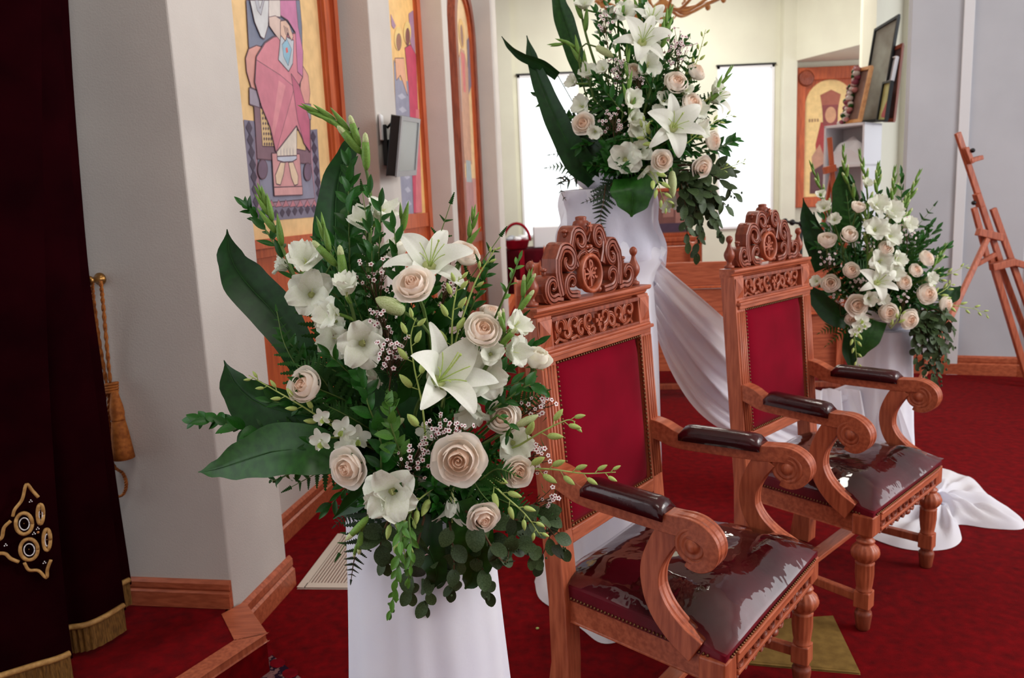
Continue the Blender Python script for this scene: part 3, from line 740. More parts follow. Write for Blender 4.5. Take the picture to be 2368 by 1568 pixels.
        m = MB(); m.beam((s * .303, .51, .112), (s * .268, .03, .13), .026, .03); m.build('side_stretcher', 'oak', ch, smooth=False, bevel=.003)
        # arm
        def X(y): return .262 + (y - .05) * (.31 - .262) / .43
        top = [(.045, .752), (.075, .752), (.105, .744), (.135, .731), (.165, .723), (.20, .720), (.30, .718), (.40, .716), (.44, .717), (.475, .719), (.505, .712), (.527, .695), (.533, .672), (.524, .648), (.505, .634), (.485, .631), (.468, .637)]
        path = catmull([(s * X(y), y, z) for y, z in top], 5)
        lat = Vector((s, 0, 0)) if s > 0 else Vector((s, 0, 0))
        def sec(t):
            th = .030 if t < .12 else .030 - .006 * smooth01(t, .1, .3)
            th = th if t < .6 else max(.012, th * (1 - (t - .6) * 1.45))
            g = .0035 * smooth01(t, .48, .54); W_ = .026
            o = [(-W_, -th), (W_, -th), (W_, th), (.018, th), (.013, th - g), (.008, th), (-.008, th), (-.013, th - g), (-.018, th), (-W_, th)]
            return o if s > 0 else [(a, -b) for a, b in o]
        m = MB(); m.sweep(path, lat, sec)
        arm = m.build('arm', 'oak_cross', ch, smooth=False, bevel=.002)
        # volute rosettes
        m = MB()
        cy, czv = .484, .678
        for side in (-1, 1):
            ax = Matrix.Rotation(side * pi / 2, 3, 'Y')
            m.lathe([(.046, 0), (.046, .020), (.042, .026), (.036, .0245), (.033, .0215), (.030, .0245), (.026, .026), (.022, .0225), (.018, .0225), (.015, .028), (.008, .033), (.001, .034)], 26, (s * X(cy), cy, czv), axis=ax)
        m.build('volute', 'oak', arm)
        # arm pad
        m = MB()
        def padf(a, b):
            y = .165 + b * .245; ang = pi * a; e = min(1, min(b, 1 - b) * 12) ** .4
            return (s * X(y) + .031 * cos(ang) * (1 if s > 0 else 1), y, .742 + (.006 if 0 else 0) - .006 * (b - .2) + (.026 * e) * (sin(ang) ** .7) - .016 * (1 if sin(ang) < .05 else 0))
        m.grid(padf, 15, 17)
        pd = m.build('arm_pad', 'leather_dark', arm, solid=.004)
        m = MB()
        for i in range(21):
            y = .172 + i * .0115
            for e in (-1, 1): ball(m, (s * X(y) + e * .0305, y, .729), .0038, n=6, m=4)
        tag(m.build('nail_trim', 'nail', pd), kind='stuff')
        # arm support
        cp = catmull([(s * X(.42), .425, .70), (s * X(.39), .395, .655), (s * .303, .372, .60), (s * .305, .372, .545), (s * .309, .395, .495), (s * .313, .437, .452), (s * .316, .492, .418)], 5)
        def sec2(t):
            W_ = .024; th = .024 + .008 * abs(2 * t - 1); g = .004
            o = [(-W_, -th), (W_, -th), (W_, th), (.016, th), (.012, th - g), (.006, th), (-.006, th), (-.012, th - g), (-.016, th), (-W_, th)]
            return [(a, b) for a, b in o] if s < 0 else [(a, -b) for a, b in o]
        def sec3(t): return [(a, -b) for a, b in sec2(t)]
        m = MB(); m.sweep(cp, lat, sec3); m.build('arm_support', 'oak', ch, smooth=False, bevel=.002)
    m = MB(); m.beam((-.285, .28, .121), (.285, .28, .121), .05, .02); m.build('cross_stretcher', 'oak_cross', ch, smooth=False, bevel=.003)
    # plastic film over the seat
    m = MB()
    m.grid(lambda a, b: (lambda p: (p[0] * 1.008, .045 + (p[1] - .045) * 1.012, p[2] + .010 + .004 * sin(11 * a + 7 * b) * sin(9 * b)))(cush(a, b)), 31, 31)
    m.build('clear_seat_cover', 'plastic_film', seat)
    return ch
chA = make_chair()
chA.location = (.2173, 2.2746, 0); chA.rotation_euler.z = -2.2394
chA['label'] = 'carved oak throne chair with red velvet back, nearer of the two'; chA['group'] = 'carved throne chairs'
chB = copy_tree(chA)
chB.location = (.9851, 3.0753, 0); chB.rotation_euler.z = -2.3671
chB['label'] = 'carved oak throne chair farther away, beside the small right bouquet'
# ------------------------------------------------------------------ draped pedestals
def drape(name, label, cat, c, z_top, r_top, r_bot, folds, amp, seed, matn, squash=1.0, bulge=None, group=None):
    rg = random.Random(seed); ph = [rg.uniform(0, 6.28) for _ in range(6)]
    root = thing(name, label, cat, (c[0], c[1], 0), 0, group)
    m = MB(); m.lathe([(r_top * .92, .01), (r_top * .92, z_top - .02), (r_top * .86, z_top - .004)], 32); m.build('column', 'pedestal_white', root)
    m = MB()
    def f(a, b):
        A = 2 * pi * a; z = z_top * (1 - b) + .004
        r = r_top + (r_bot - r_top) * b ** 1.3
        k = amp * (.25 + .75 * b)
        r += k * (sin(folds * A + ph[0] + 1.2 * sin(2.2 * b + ph[1])) * .6 + .4 * sin((folds * 1.0 + 5) * A + ph[2] - 2 * b) + .3 * sin(3 * A + ph[3]))
        r += .03 * smooth01(b, .95, 1.0)
        if bulge: r += bulge(A, z)
        return (r * cos(A), r * sin(A) * squash, z)
    m.grid(f, 160, 40, closeu=True)
    m.build('draped_cloth', matn, root)
    m = MB()
    def g(a, b):
        A = 2 * pi * a; p = Vector(f(a, 0)); q = (1 - b)
        return (p.x * q, p.y * q, z_top + .006 + .01 * sin(9 * A) * b * q)
    m.grid(g, 60, 5, closeu=True); m.build('cloth_top', matn, root)
    return root
def pool(root, pts, H, seed, matn='tulle', zoff=0):
    rg = random.Random(seed); P = catmull([PZ(x, y, .004) for x, y in pts + [pts[0]]], 6)[:-1]
    c = sum(P, Vector()) / len(P); n = len(P); ph = [rg.uniform(0, 6) for _ in range(5)]
    m = MB()
    def f(a, b):
        i = int(round(a * n)) % n; p = P[i]; t = b
        q = c.lerp(p, t); A = 2 * pi * a
        h = H * (1 - t ** 3) * (.65 + .2 * sin(5 * A + ph[0] + 3 * t) + .18 * sin(9 * A + ph[1] - 5 * t) + .12 * sin(14 * t + ph[2] + 2 * A)) + .012 * sin(pi * min(1, t * 1.0)) * sin(17 * A + ph[3]) + .012 * (1 - smooth01(t, .9, 1))
        return Vector((q.x, q.y, .004 + max(0, h))) - root.location
    m.grid(f, n, 16, closeu=True); return m.build('pooled_cloth', matn, root)

NP = PX(975, 1350, 1.6); MP = PX(1412, 700, 2.98); RP = PX(2046, 800, 3.62)
pedN = drape('draped_pedestal', 'white draped pedestal under the nearest bouquet', 'pedestal', (NP.x + .005, 1.6), .86, .150, .208, 11, .008, 3, 'tulle', group='draped flower pedestals')
def mb_bulge(A, z):
    return .035 * math.exp(-((z - 1.27) / .06) ** 2) * (1 + .5 * cos(A + .4)) - .012 * smooth01(z, .9, 1.2) + .02 * math.exp(-((z - 1.5) / .05) ** 2)
pedM = drape('draped_pedestal', 'tall white draped pedestal between the two thrones', 'pedestal', (MP.x, MP.y), 1.50, .165, .185, 9, .010, 5, 'tulle', bulge=mb_bulge, group='draped flower pedestals')
pool(pedM, [(1236, 1345), (1248, 1385), (1300, 1420), (1345, 1455), (1390, 1487), (1440, 1478), (1480, 1430), (1600, 1330), (1560, 1220), (1440, 1170), (1330, 1200), (1262, 1270)], .085, 2)
m = MB()                                   # crumpled bluish sheer layer round the top
def wrap(a, b):
    A = 2 * pi * a; z = 1.50 - .26 * b - .05 * sin(A + .8) * b - .02 * sin(3 * A) * b; r = .172 + .03 * b + .007 * sin(7 * A + 3 * b) + .006 * sin(13 * A - 5 * b + 1) * b + .005 * sin(11 * b + 2 * A)
    return (r * cos(A), r * sin(A), z)
m.grid(wrap, 120, 26, closeu=True); m.build('sheer_overlay', 'tulle_sheer', pedM)
pedR = drape('draped_pedestal', 'white draped pedestal under the smallest bouquet at right', 'pedestal', (RP.x, RP.y), .82, .115, .16, 8, .012, 9, 'tulle', group='draped flower pedestals')
pool(pedR, [(2200, 1092), (2250, 1108), (2290, 1150), (2340, 1180), (2367, 1205), (2362, 1224), (2290, 1222), (2215, 1214), (2224, 1248), (2190, 1270), (2110, 1272), (2035, 1252), (1960, 1215), (1900, 1150), (1960, 1080), (2080, 1060)], .075, 4)
# swag between the tall and the right pedestal
def swag():
    root = thing('swag', 'long white sheer swag running from tall to right pedestal', 'fabric', (1.1, 3.5, 0))
    a0, a1, a2 = PX(1505, 590, 2.95), PX(1620, 690, 3.25), PX(1720, 780, 3.5)
    up = catmull([a0, a1, a2, PX(1800, 850, 3.62), PX(1885, 905, 3.68), PX(1985, 880, 3.62)], 6)
    lo = catmull([PX(1512, 760, 2.97), PX(1560, 870, 3.15), PX(1620, 955, 3.3), PX(1700, 1010, 3.42), PX(1850, 1080, 3.5), PX(2030, 1100, 3.50)], 6)
    n = len(up)
    def f(a, b):
        i = min(n - 1, int(round(a * (n - 1)))); p, q = up[i], lo[i]
        r = p.lerp(q, b); t = a
        fold = .03 * sin(20 * b + 1.6 * sin(4 * t)) * sin(pi * min(1, b * 1.0 + .05)) + .014 * sin(41 * b + 3 * t)
        return Vector((r.x + fold * .35, r.y - fold, max(.012, r.z - .05 * sin(pi * b) * sin(pi * t)))) - root.location
    m = MB(); m.grid(f, n, 46); m.build('cloth', 'tulle', root)
    m = MB()
    def f2(a, b): return Vector(f(a, .12 + b * .7)) + Vector((0, .05, -.02 * sin(9 * b)))
    m.grid(f2, n, 26); m.build('inner_layer', 'tulle_sheer', root)
    # fall of cloth from the end of the swag to the floor behind the far throne
    m = MB()
    A0, A1 = PX(1885, 900, 3.68), PX(2060, 900, 3.52); B0, B1 = PX(1870, 1110, 3.45), PX(2140, 1130, 3.45)
    def f3(a, b):
        p = A0.lerp(A1, a).lerp(B0.lerp(B1, a), b); k = .022 * sin(26 * a + 2 * b) + .012 * sin(47 * a - 3 * b)
        return Vector((p.x, p.y - k, max(.015, p.z))) - root.location
    m.grid(f3, 50, 16); m.build('falling_cloth', 'tulle', root)
swag()

# ------------------------------------------------------------------ curtain
def curtain():
    root = thing('curtain', 'dark maroon velvet curtain with gold fringe and embroidered cross', 'curtain', (-1.6, 2.4, STEP))
    L0 = root.location
    def panel(edge, Y0, xl, folds, amp, zb, seed, slant):
        E = catmull([PX(x, y, Y0) for x, y in edge], 5); n = len(E)
        zt = E[0].z + .8
        def f(a, b):
            # b: 0 bottom .. 1 top ; a: 0 right edge .. 1 left
            z = zb + (zt - zb) * b
            k = 0
            for i in range(n - 1):
                if E[i].z >= z >= E[i + 1].z: k = i; break
            else: k = 0 if z > E[0].z else n - 2
            t = (E[k].z - z) / max(1e-5, E[k].z - E[k + 1].z); x = E[k].x + (E[k + 1].x - E[k].x) * min(1.3, max(-3, t))
            fold = amp * (sin(folds * a * 6.28 + seed) - sin(seed)) * (.55 + .45 * (1 - b)) + amp * .5 * (sin(folds * 2.3 * a * 6.28 + 1.3 * seed) - sin(1.3 * seed))
            rd = .05 * (1 - math.exp(-a * 30))
            return Vector((x - a * xl, Y0 - rd - a * slant + fold, z)) - L0
        m = MB(); m.grid(f, 70, 30); p = m.build('curtain_panel', 'curtain', root)
        m = MB(); m.grid(lambda a, b: Vector(f(a, 0)) + Vector((0, -.012 - .004 * sin(300 * a), .02 - .085 * b)), 160, 4)
        m.build('fringe', 'fringe', p)
        m = MB(); m.tube([Vector(f(i / 60, 0)) + Vector((0, -.012, .022)) for i in range(61)], .009, 6); m.build('braid', 'gold_braid', p)
        return f, p
    panel([(158, 0), (170, 200), (187, 420), (208, 650), (240, 880), (266, 1090), (300, 1318)], 2.52, .5, 2.0, .03, STEP + .12, 1.0, .05)
    panel([(140, 0), (152, 200), (168, 420), (188, 650), (218, 880), (246, 1090), (288, 1385)], 2.42, .75, 2.2, .035, STEP + .08, 2.2, .22)
    f, p = panel([(95, 0), (98, 300), (104, 600), (112, 850), (128, 1120), (148, 1350), (163, 1480)], 2.16, .75, 1.3, .03, STEP + .07, .6, .2)
    # embroidered cross: gold outlines lying on the nearest panel
    k = 3.2118
    def on(x, y):                                  # crop point -> point just in front of the panel
        X, Yp = x / k, 1080 + y / k
        P = PX(X, Yp, 2.1)
        # find depth of the panel at this x
        best = None
        for i in range(0, 61):
            q = Vector(f(i / 60 * .6, min(1, max(0, (P.z - STEP - .07) / 1.6))))
            q = q + L0
            s = abs(q.x - PX(X, Yp, q.y).x)
            if best is None or s < best[0]: best = (s, q.y)
        return PX(X, Yp, best[1] - .012) - L0
    def cord(pts, w, name='gold_cord', matn='gold_braid', closed=False):
        P = catmull([on(*q) for q in pts], 5); m = MB(); m.tube(P, w, 6); m.build(name, matn, p)
    def ring(c, rx, ry, w, matn='gold_braid', nm='gold_ring'):
        P = [on(c[0] + rx * cos(2 * pi * i / 24), c[1] + ry * sin(2 * pi * i / 24)) for i in range(25)]; m = MB(); m.tube(P, w, 6); m.build(nm, matn, p)
    cord([(95, 365), (110, 315), (165, 240), (195, 130), (240, 175), (285, 225)], .0045)
    cord([(-20, 545), (15, 520), (30, 450), (80, 400)], .005); cord([(-20, 640), (40, 645), (80, 680), (140, 705)], .005)
    cord([(180, 710), (215, 765), (285, 770), (345, 822), (352, 760), (378, 690)], .0045)
    for c, rx, ry in (((178, 420), 62, 78), ((215, 612), 66, 78), ((300, 350), 22, 72), ((348, 540), 26, 78)):
        ring(c, rx, ry, .0052); ring((c[0] + 2, c[1] + 3), rx * .60, ry * .58, .0016, 'white_paint', 'bead_ring')
        ball_m = MB(); ball(ball_m, on(*c), .0018, n=8, m=6); ball_m.build('jewel', 'brass', p)
    for c in ((228, 252), (42, 578), (330, 708), (280, 455), (252, 492)):
        for dx, dy in ((-9, 8), (0, -6), (9, 4)):
            ball_m = MB(); ball(ball_m, on(c[0] + dx, c[1] + dy), .0018, n=8, m=5); ball_m.build('bead', 'white_paint', p)
    ball_m = MB(); ball(ball_m, on(283, 485), .0035, n=10, m=6); ball_m.build('jewel', 'gold_lamp', p)
curtain()

# tieback rope and tassel on a brass hook
Yt = 2.36
def face1(x, y, off=.02): return PP(x, y, LW(2.365 - off, 0, 0), U)
h = face1(233, 645, 0)
root = thing('curtain_hook', 'small brass hook on the plaster by the curtain', 'hook', h)
m = MB(); ax = Vector((0, 0, 1)).rotation_difference(-U).to_matrix()
m.lathe([(.001, 0), (.020, 0), (.021, .006), (.014, .012), (.010, .02), (.010, .045), (.014, .05), (.016, .056), (.010, .062), (.001, .064)], 20, (0, 0, 0), axis=ax); m.build('knob', 'brass', root)
m = MB(); m.tube([-U * .05 + Vector((0, 0, -.004)), -U * .055 + Vector((-.02, 0, -.006)), -U * .055 + Vector((-.03, 0, .012))], .004, 6); m.build('prong', 'brass', root)
root = thing('tieback_rope', 'twisted amber tieback rope with tassel hanging from brass hook', 'tassel', face1(255, 890))
L0 = root.location.copy()
def rope(pts, r=.0055, name='cord'):
    P = catmull([face1(x, y, o) - L0 for x, y, o in pts], 10); m = MB()
    for s in (0, pi):
        Q = []
        for i, p in enumerate(P): Q.append(p + V * (.0032 * cos(i * 1.3 + s)) - U * (.0032 * sin(i * 1.3 + s)))
        m.tube(Q, r * .72, 6)
    m.build(name, 'rope', root)
rope([(213, 650, .05), (216, 690, .03), (228, 780, .025), (246, 886, .02)]); rope([(233, 650, .06), (238, 700, .035), (246, 790, .025), (255, 886, .02)])
rope([(246, 905, .03), (238, 950, .03), (240, 1010, .025), (262, 1075, .025), (284, 1095, .025), (292, 1120, .025), (285, 1143, .025), (270, 1146, .025), (258, 1120, .02), (250, 1080, .02)], .005)
rope([(252, 905, .035), (252, 960, .03), (256, 1010, .03), (266, 1050, .03)], .005)
m = MB()
for i in range(4):
    c = face1(257, 888 + i * 6, .03) - L0; tt = []
    for k in range(17):
        a = 2 * pi * k / 16; tt.append(c + V * (.022 * cos(a)) + Zv * (.003 * cos(a)) - U * (.014 * sin(a)))
    m.tube(tt, .005, 6)
m.build('knot', 'rope', root)
c0 = face1(264, 905, .035) - L0; c1 = face1(286, 1060, .035) - L0; d = (c1 - c0); ax = Vector((0, 0, 1)).rotation_difference(d).to_matrix(); Lh = d.length
m = MB(); m.lathe([(.012, 0), (.014, .08 * Lh), (.02, .2 * Lh), (.023, .32 * Lh), (.021, .38 * Lh), (.022, .40 * Lh), (.021, .43 * Lh)], 24, c0, axis=ax); m.build('tassel_head', 'rope', root)
m = MB(); m.lathe([(.021, .42 * Lh), (.027, .6 * Lh), (.033, .85 * Lh), (.036, 1.0 * Lh)], 60, c0, fl=lambda k, i: 1 - .07 * (i % 2), axis=ax); m.build('tassel_skirt', 'rope', root)

# ------------------------------------------------------------------ things on the floor
root = thing('floor_vent', 'pale metal floor vent grille beside the near pedestal', 'vent', (0, 0, .0))
va, vb, vc, vd = PZ(688, 1362), PZ(782, 1238), None, None
dirv = (vb - va).normalized(); latv = Vector((dirv.y, -dirv.x, 0)); W_, L_ = .33, (vb - va).length
root.location = va
m = MB()
for a0, a1, b0, b1 in ((0, .03, 0, L_), (W_ - .03, W_, 0, L_), (.03, W_ - .03, 0, .035), (.03, W_ - .03, L_ - .035, L_)):
    m.prism([latv * a + dirv * b for a, b in ((a0, b0), (a1, b0), (a1, b1), (a0, b1))], (0, 0, .008))
m.build('frame', 'vent_metal', root, smooth=False, bevel=.002)
m = MB(); m.prism([latv * a + dirv * b for a, b in ((.03, .03), (W_ - .03, .03), (W_ - .03, L_ - .03), (.03, L_ - .03))], (0, 0, .001)); m.build('duct', 'oak_dark', root, smooth=False)
sl = MB(); sl.prism([dirv * .038, latv * .007 + dirv * .038, latv * .007 + dirv * (L_ - .038), dirv * (L_ - .038)], (0, 0, .006)); sme = sl.mesh('slat', 'vent_metal', False)
for i in range(20): link('slat', sme, root, latv * (.034 + i * .0133) + Zv * .0015)
root = thing('floor_mat', 'flat olive brown mat under the near throne', 'mat', PZ(1850, 1500))
q = [PZ(1718, 1536), PZ(1988, 1560), PZ(1925, 1428), PZ(1720, 1440)]
m = MB(); m.prism([p - root.location for p in q], (0, 0, .006)); m.build('mat_surface', 'mat_olive', root, smooth=False, bevel=.002)
c = sum(q, Vector()) / 4; m = MB(); m.prism([(p + (c - p) * .06 - root.location) + Zv * .006 for p in q], (0, 0, .001)); m.build('mat_inset', 'mat_olive', root, smooth=False)
# patterned rug corner
root = thing('patterned_rug', 'dark patterned oriental rug with scalloped border by the step', 'rug', PZ(600, 1560))
e0, e1 = PZ(606, 1500), PZ(700, 1575); rd = (e1 - e0).normalized(); rl = Vector((-rd.y, rd.x, 0)); rl = -rl if rl.y > 0 else rl
m = MB(); 
m.prism([(p - root.location) + Zv * .0 for p in (e0 - rd * .25, e0 + rd * 1.2, e0 + rd * 1.2 + rl * 1.2, e0 - rd * .25 + rl * 1.2)], (0, 0, .007)); m.build('rug_field', 'rug', root, smooth=False)
for i in range(16):
    cc = e0 + rd * (-.12 + i * .085) - root.location + Zv * .007
    m = MB(); m.prism([cc + rd * (.03 * cos(a * pi / 5)) + rl * (.012 + .024 * sin(a * pi / 5)) for a in range(10)], (0, 0, .0012)); m.build('scallop', 'rug_red', root, smooth=False)
o = MB(); ball(o, PZ(1243, 1453, .006), .006, (1, .8, .6)); tag(o.build('fallen_bud', 'lime'), 'tiny fallen pale bud lying on the red carpet', 'bud')

# ------------------------------------------------------------------ monitor
root = thing('wall_monitor', 'small silver monitor on a black swing arm by the icons', 'monitor', PX(930, 340, 4.55))
L0 = root.location.copy(); Ym = 4.5
tl, tr_, br, bl = PX(926, 268, 4.35), PX(969, 276, 4.72), PX(960, 404, 4.72), PX(914, 408, 4.35)
nn = (tr_ - tl).cross(bl - tl).normalized()
if nn.dot(CAM - tl) < 0: nn = -nn
def quad(m, a, b, c, d, t0, t1): m.prism([p - L0 + nn * t0 for p in (a, b, c, d)], nn * (t1 - t0))
m = MB(); quad(m, tl, tr_, br, bl, -.05, 0); m.build('housing', 'black', root, smooth=False, bevel=.004)
def lerp2(a, b): return (tl.lerp(tr_, a)).lerp(bl.lerp(br, a), b)
m = MB()
for a0, a1, b0, b1 in ((0, 1, 0, .06), (0, 1, .92, 1), (0, .07, .06, .92), (.93, 1, .06, .92)): quad(m, lerp2(a0, b0), lerp2(a1, b0), lerp2(a1, b1), lerp2(a0, b1), 0, .008)
m.build('bezel', 'silver', root, smooth=False, bevel=.002)
m = MB(); quad(m, lerp2(.07, .06), lerp2(.93, .06), lerp2(.93, .92), lerp2(.07, .92), 0, .003); m.build('screen', 'screen', root, smooth=False)
wp = LW(4.42, OA, PX(895, 330, 4.4).z)
m = MB(); m.box(wp - L0, (.02, .05, .11)); m.build('wall_bracket', 'black', root, smooth=False, bevel=.004)
mid = (tl + br) / 2 - nn * .05
m = MB(); m.beam(wp - L0, wp - L0 + Vector((.09, -.05, 0)), .04, .06); m.beam(wp - L0 + Vector((.09, -.05, 0)), mid - L0, .04, .06); m.build('swing_arm', 'black', root, smooth=False, bevel=.006)
m = MB(); m.tube(catmull([wp - L0 + Vector((.01, 0, .09)), wp - L0 + Vector((.07, -.05, .12)), wp - L0 + Vector((.11, -.03, .03)), mid - L0 + Vector((-.03, 0, -.05))], 6), .007, 6); m.build('cable', 'black', root)
pl = MB(); pl.box(LW(4.36, OA + .005, PX(888, 285, 4.3).z), (.006, .05, .07)); tag(pl.build('wall_plate', 'white_paint', smooth=False, bevel=.003), 'white outlet plate on the wall above the monitor arm', 'wall plate')

# ------------------------------------------------------------------ pews
def pew(x0, Y0, length, zt, label, rz):
    root = thing('pew', label, 'pew', (x0, Y0, 0), rz, 'oak pews')
    for s in (0, length):
        m = MB(); pts = [(0, 0), (.42, 0), (.44, .45), (.40, .62), (.10, .70), (.07, zt - .05), (.035, zt + .02), (-.005, zt + .03), (-.04, zt + .01), (-.05, zt - .06)]
        m.prism([(s - .03, y, z) for y, z in pts], (.06, 0, 0)); e_ = m.build('end_panel', 'oak', root, smooth=False, bevel=.028); e_.modifiers['bevel'].segments = 5
    m = MB(); m.box((length / 2, .0, zt - .09), (length / 2, .014, .085)); m.build('top_rail', 'oak_cross', root, smooth=False, bevel=.006)
    m = MB(); m.box((length / 2, -.012, zt - .185), (length / 2, .025, .008)); m.build('ledge', 'oak_frame', root, smooth=False, bevel=.004)
    m = MB(); m.box((length / 2, .006, zt - .30), (length / 2, .014, .10)); m.build('middle_rail', 'oak_cross', root, smooth=False, bevel=.004)
    m = MB(); m.box((length / 2, -.012, zt - .395), (length / 2, .025, .008)); m.build('ledge', 'oak_frame', root, smooth=False, bevel=.004)
    m = MB(); m.box((length / 2, .02, zt - .60), (length / 2, .014, .2)); m.build('lower_panel', 'oak_cross', root, smooth=False)
    m = MB(); m.box((length / 2, -.004, .085), (length / 2, .02, .02)); m.build('kick_rail', 'oak_dark', root, smooth=False, bevel=.004)
    m = MB(); m.box((length / 2, .22, .42), (length / 2, .2, .02)); m.build('seat', 'oak_cross', root, smooth=False, bevel=.006)
    return root
pew(PX(1205, 700, 4.75).x, 4.75, .62, .985, 'short oak bench end nearest behind the near throne', R(-7))
pew(PX(1242, 660, 5.85).x, 5.85, 2.15, 1.0, 'long oak pew behind the two thrones', R(-7))
pew(PX(1268, 640, 7.3).x, 7.3, 1.3, 1.03, 'farthest oak pew end showing over the near throne', R(-7))

# ------------------------------------------------------------------ far left: red table, basket, boxes
tb = PX(1235, 600, 12.4)
root = thing('cloth_table', 'table under a floor length dark red cloth by the left window', 'table', (tb.x, 12.5, 0))
m = MB(); m.lathe([(.02, .76), (.5, .76), (.52, .74), (.53, .5), (.55, .14), (.55, .02)], 40, (0, 0, 0), fl=lambda k, i: 1 + (.012 * sin(i * 2.2) if k > 2 else 0)); m.build('tablecloth', 'red_cloth_dark', root)
bk = PX(1196, 560, 12.0)
root = thing('basket', 'red basket with hoop handle on the red table', 'basket', (bk.x, 12.25, .765))
m = MB(); m.lathe([(.12, 0), (.16, .02), (.19, .13), (.20, .14)], 24); m.build('bowl', 'red_cloth', root)
m = MB(); m.tube([(.20 * cos(pi * i / 16), 0, .12 + .27 * sin(pi * i / 16)) for i in range(17)], .022, 8); m.build('handle', 'red_cloth', root)
for i in range(7):
    o = MB(); ball(o, (0, 0, 0), .05, (1.2, 1, .7)); o = o.build('wrapped_favour', ('white_paint', 'wall_blue', 'white_paint')[i % 3]); o.location = (bk.x + .11 * cos(i * 2.4), 12.25 + .1 * sin(i * 2.4), .765 + .16 + .02 * (i % 2)); tag(o, 'small pale wrapped favour heaped in the red basket', 'favour', 'favours in the basket')
bx = PX(1268, 545, 12.4); m = MB(); m.box((bx.x, 12.5, .93), (.23, .18, .16)); tag(m.build('storage_box', 'white_paint', smooth=False, bevel=.015), 'translucent white box on the red table before the window', 'box')
sk = PX(1192, 600, 11.95)
root = thing('red_runner', 'red runner falling over the front of the cloth table', 'cloth', (bk.x, 11.95, 0))
m = MB(); m.box((0.06, 0, .45), (.035, .01, .31)); m.build('runner', 'red_cloth', root, smooth=False)

# carved cabinet (icon stand)
cb = PX(1560, 545, 9.2)
root = thing('carved_stand', 'carved oak icon stand with round medallion behind the tall pedestal', 'stand', (cb.x, 9.2, 0))
m = MB(); m.box((0, 0, .48), (.27, .2, .48)); m.build('body', 'oak', root, smooth=False, bevel=.01)
m = MB(); m.box((0, -.01, .985), (.30, .23, .025)); m.box((0, -.01, .94), (.285, .215, .02)); m.build('top', 'oak_frame', root, smooth=False, bevel=.008)
m = MB(); m.lathe([(.11, 0), (.12, .015), (.10, .03), (.085, .018), (.06, .018), (.04, .03), (.01, .034)], 28, (0, -.2, .74), axis=Matrix.Rotation(pi / 2, 3, 'X')); m.build('medallion', 'oak_dark', root)
for s in (-1, 1):
    m = MB(); m.box((s * .23, -.205, .5), (.025, .015, .42)); m.build('corner_strip', 'oak_frame', root, smooth=False, bevel=.004)
root = thing('stand_icon', 'small framed icon leaning on the carved stand', 'icon', (cb.x - .02, 9.2, 1.01))
m = MB()
for a, b, c, d in ((-.22, -.18, 0, .55), (.18, .22, 0, .55), (-.22, .22, 0, .04), (-.22, .22, .51, .55)): m.box(((a + b) / 2, .0, (c + d) / 2), ((b - a) / 2, .02, (d - c) / 2))
m.build('frame', 'oak_frame', root, smooth=False, bevel=.005)
m = MB(); m.box((0, .005, .275), (.18, .008, .235)); m.build('board', paint((120, 70, 66)), root, smooth=False)
m = MB(); m.box((-.05, -.004, .34), (.06, .002, .12)); m.box((.08, -.004, .2), (.05, .002, .1)); m.build('painted_figures', paint((176, 120, 110)), root, smooth=False)
m = MB(); m.box((0, -.004, .1), (.16, .0025, .05)); m.build('painted_ground', paint((60, 40, 70)), root, smooth=False)

# crowned icon on the back wall
ic = PX(1914, 315, 13.4)
root = thing('icon_panel', 'wooden arched icon of a crowned figure in red on back wall', 'icon', (5.36, 13.5, 2.3))
hw, hh = .58, 1.12
m = MB()
for a, b, c, d in ((-hw, -hw + .17, -hh, hh), (hw - .17, hw, -hh, hh), (-hw + .17, hw - .17, -hh, -hh + .14), (-hw + .17, hw - .17, hh - .2, hh)): m.box(((a + b) / 2, -.04, (c + d) / 2), ((b - a) / 2, .04, (d - c) / 2))
m.build('frame', 'oak_frame', root, smooth=False, bevel=.012)
m = MB(); m.box((0, -.02, 0), (hw - .1, .015, hh - .1)); m.build('spandrel', 'oak_frame', root, smooth=False)
m = MB(); m.lathe([(.11, 0), (.13, .02), (.1, .03), (.06, .02), (.03, .03)], 20, (-hw + .17, -.07, hh - .17), axis=Matrix.Rotation(pi / 2, 3, 'X')); m.build('rosette', 'oak_dark', root)
Ar = Art(lambda a, z, e: Vector((a, -.037 - e * 4, z))); Ar.nrm = Vector((0, -1, 0))
arc = [(.40 * cos(pi * i / 16), .52 + .40 * sin(pi * i / 16)) for i in range(17)]
Ar.poly((232, 192, 122), [(.40, -.95)] + arc + [(-.40, -.95)])
Ar.poly((150, 30, 30), [(-.14, .25), (-.22, -.1), (-.16, -.9), (.3, -.9), (.3, -.1), (.2, .25)]); Ar.poly((176, 120, 96), [(-.28, -.3), (-.15, -.1), (-.05, -.35), (-.1, -.55), (-.26, -.5)])
Ar.poly((120, 40, 40), [(-.1, .2), (-.12, .45), (-.14, .58), (.16, .58), (.14, .45), (.14, .2)]); Ar.ell((200, 140, 100), (.02, .36), .09, .13)
Ar.poly((150, 70, 50), [(-.13, .52), (-.16, .68), (.02, .76), (.18, .68), (.15, .52)])
Ar.poly((70, 30, 36), [(-.3, -.9), (.3, -.9), (.3, -.4), (-.05, -.4), (-.3, -.55)])
for i in range(4): Ar.poly((150, 110, 70), [(-.34 + i * .045, .26), (-.31 + i * .045, .26), (-.31 + i * .045, .31), (-.34 + i * .045, .31)])
Ar.mb.build('painting', Ar.mats, root, smooth=False)

# white shelf unit and pictures on top
sa = PX(1966, 300, 8.0)
root = thing('shelf_unit', 'tall white open shelf unit behind the right bouquet', 'shelf', (PX(2000, 282, 7.8).x, 7.8, 0), R(43))
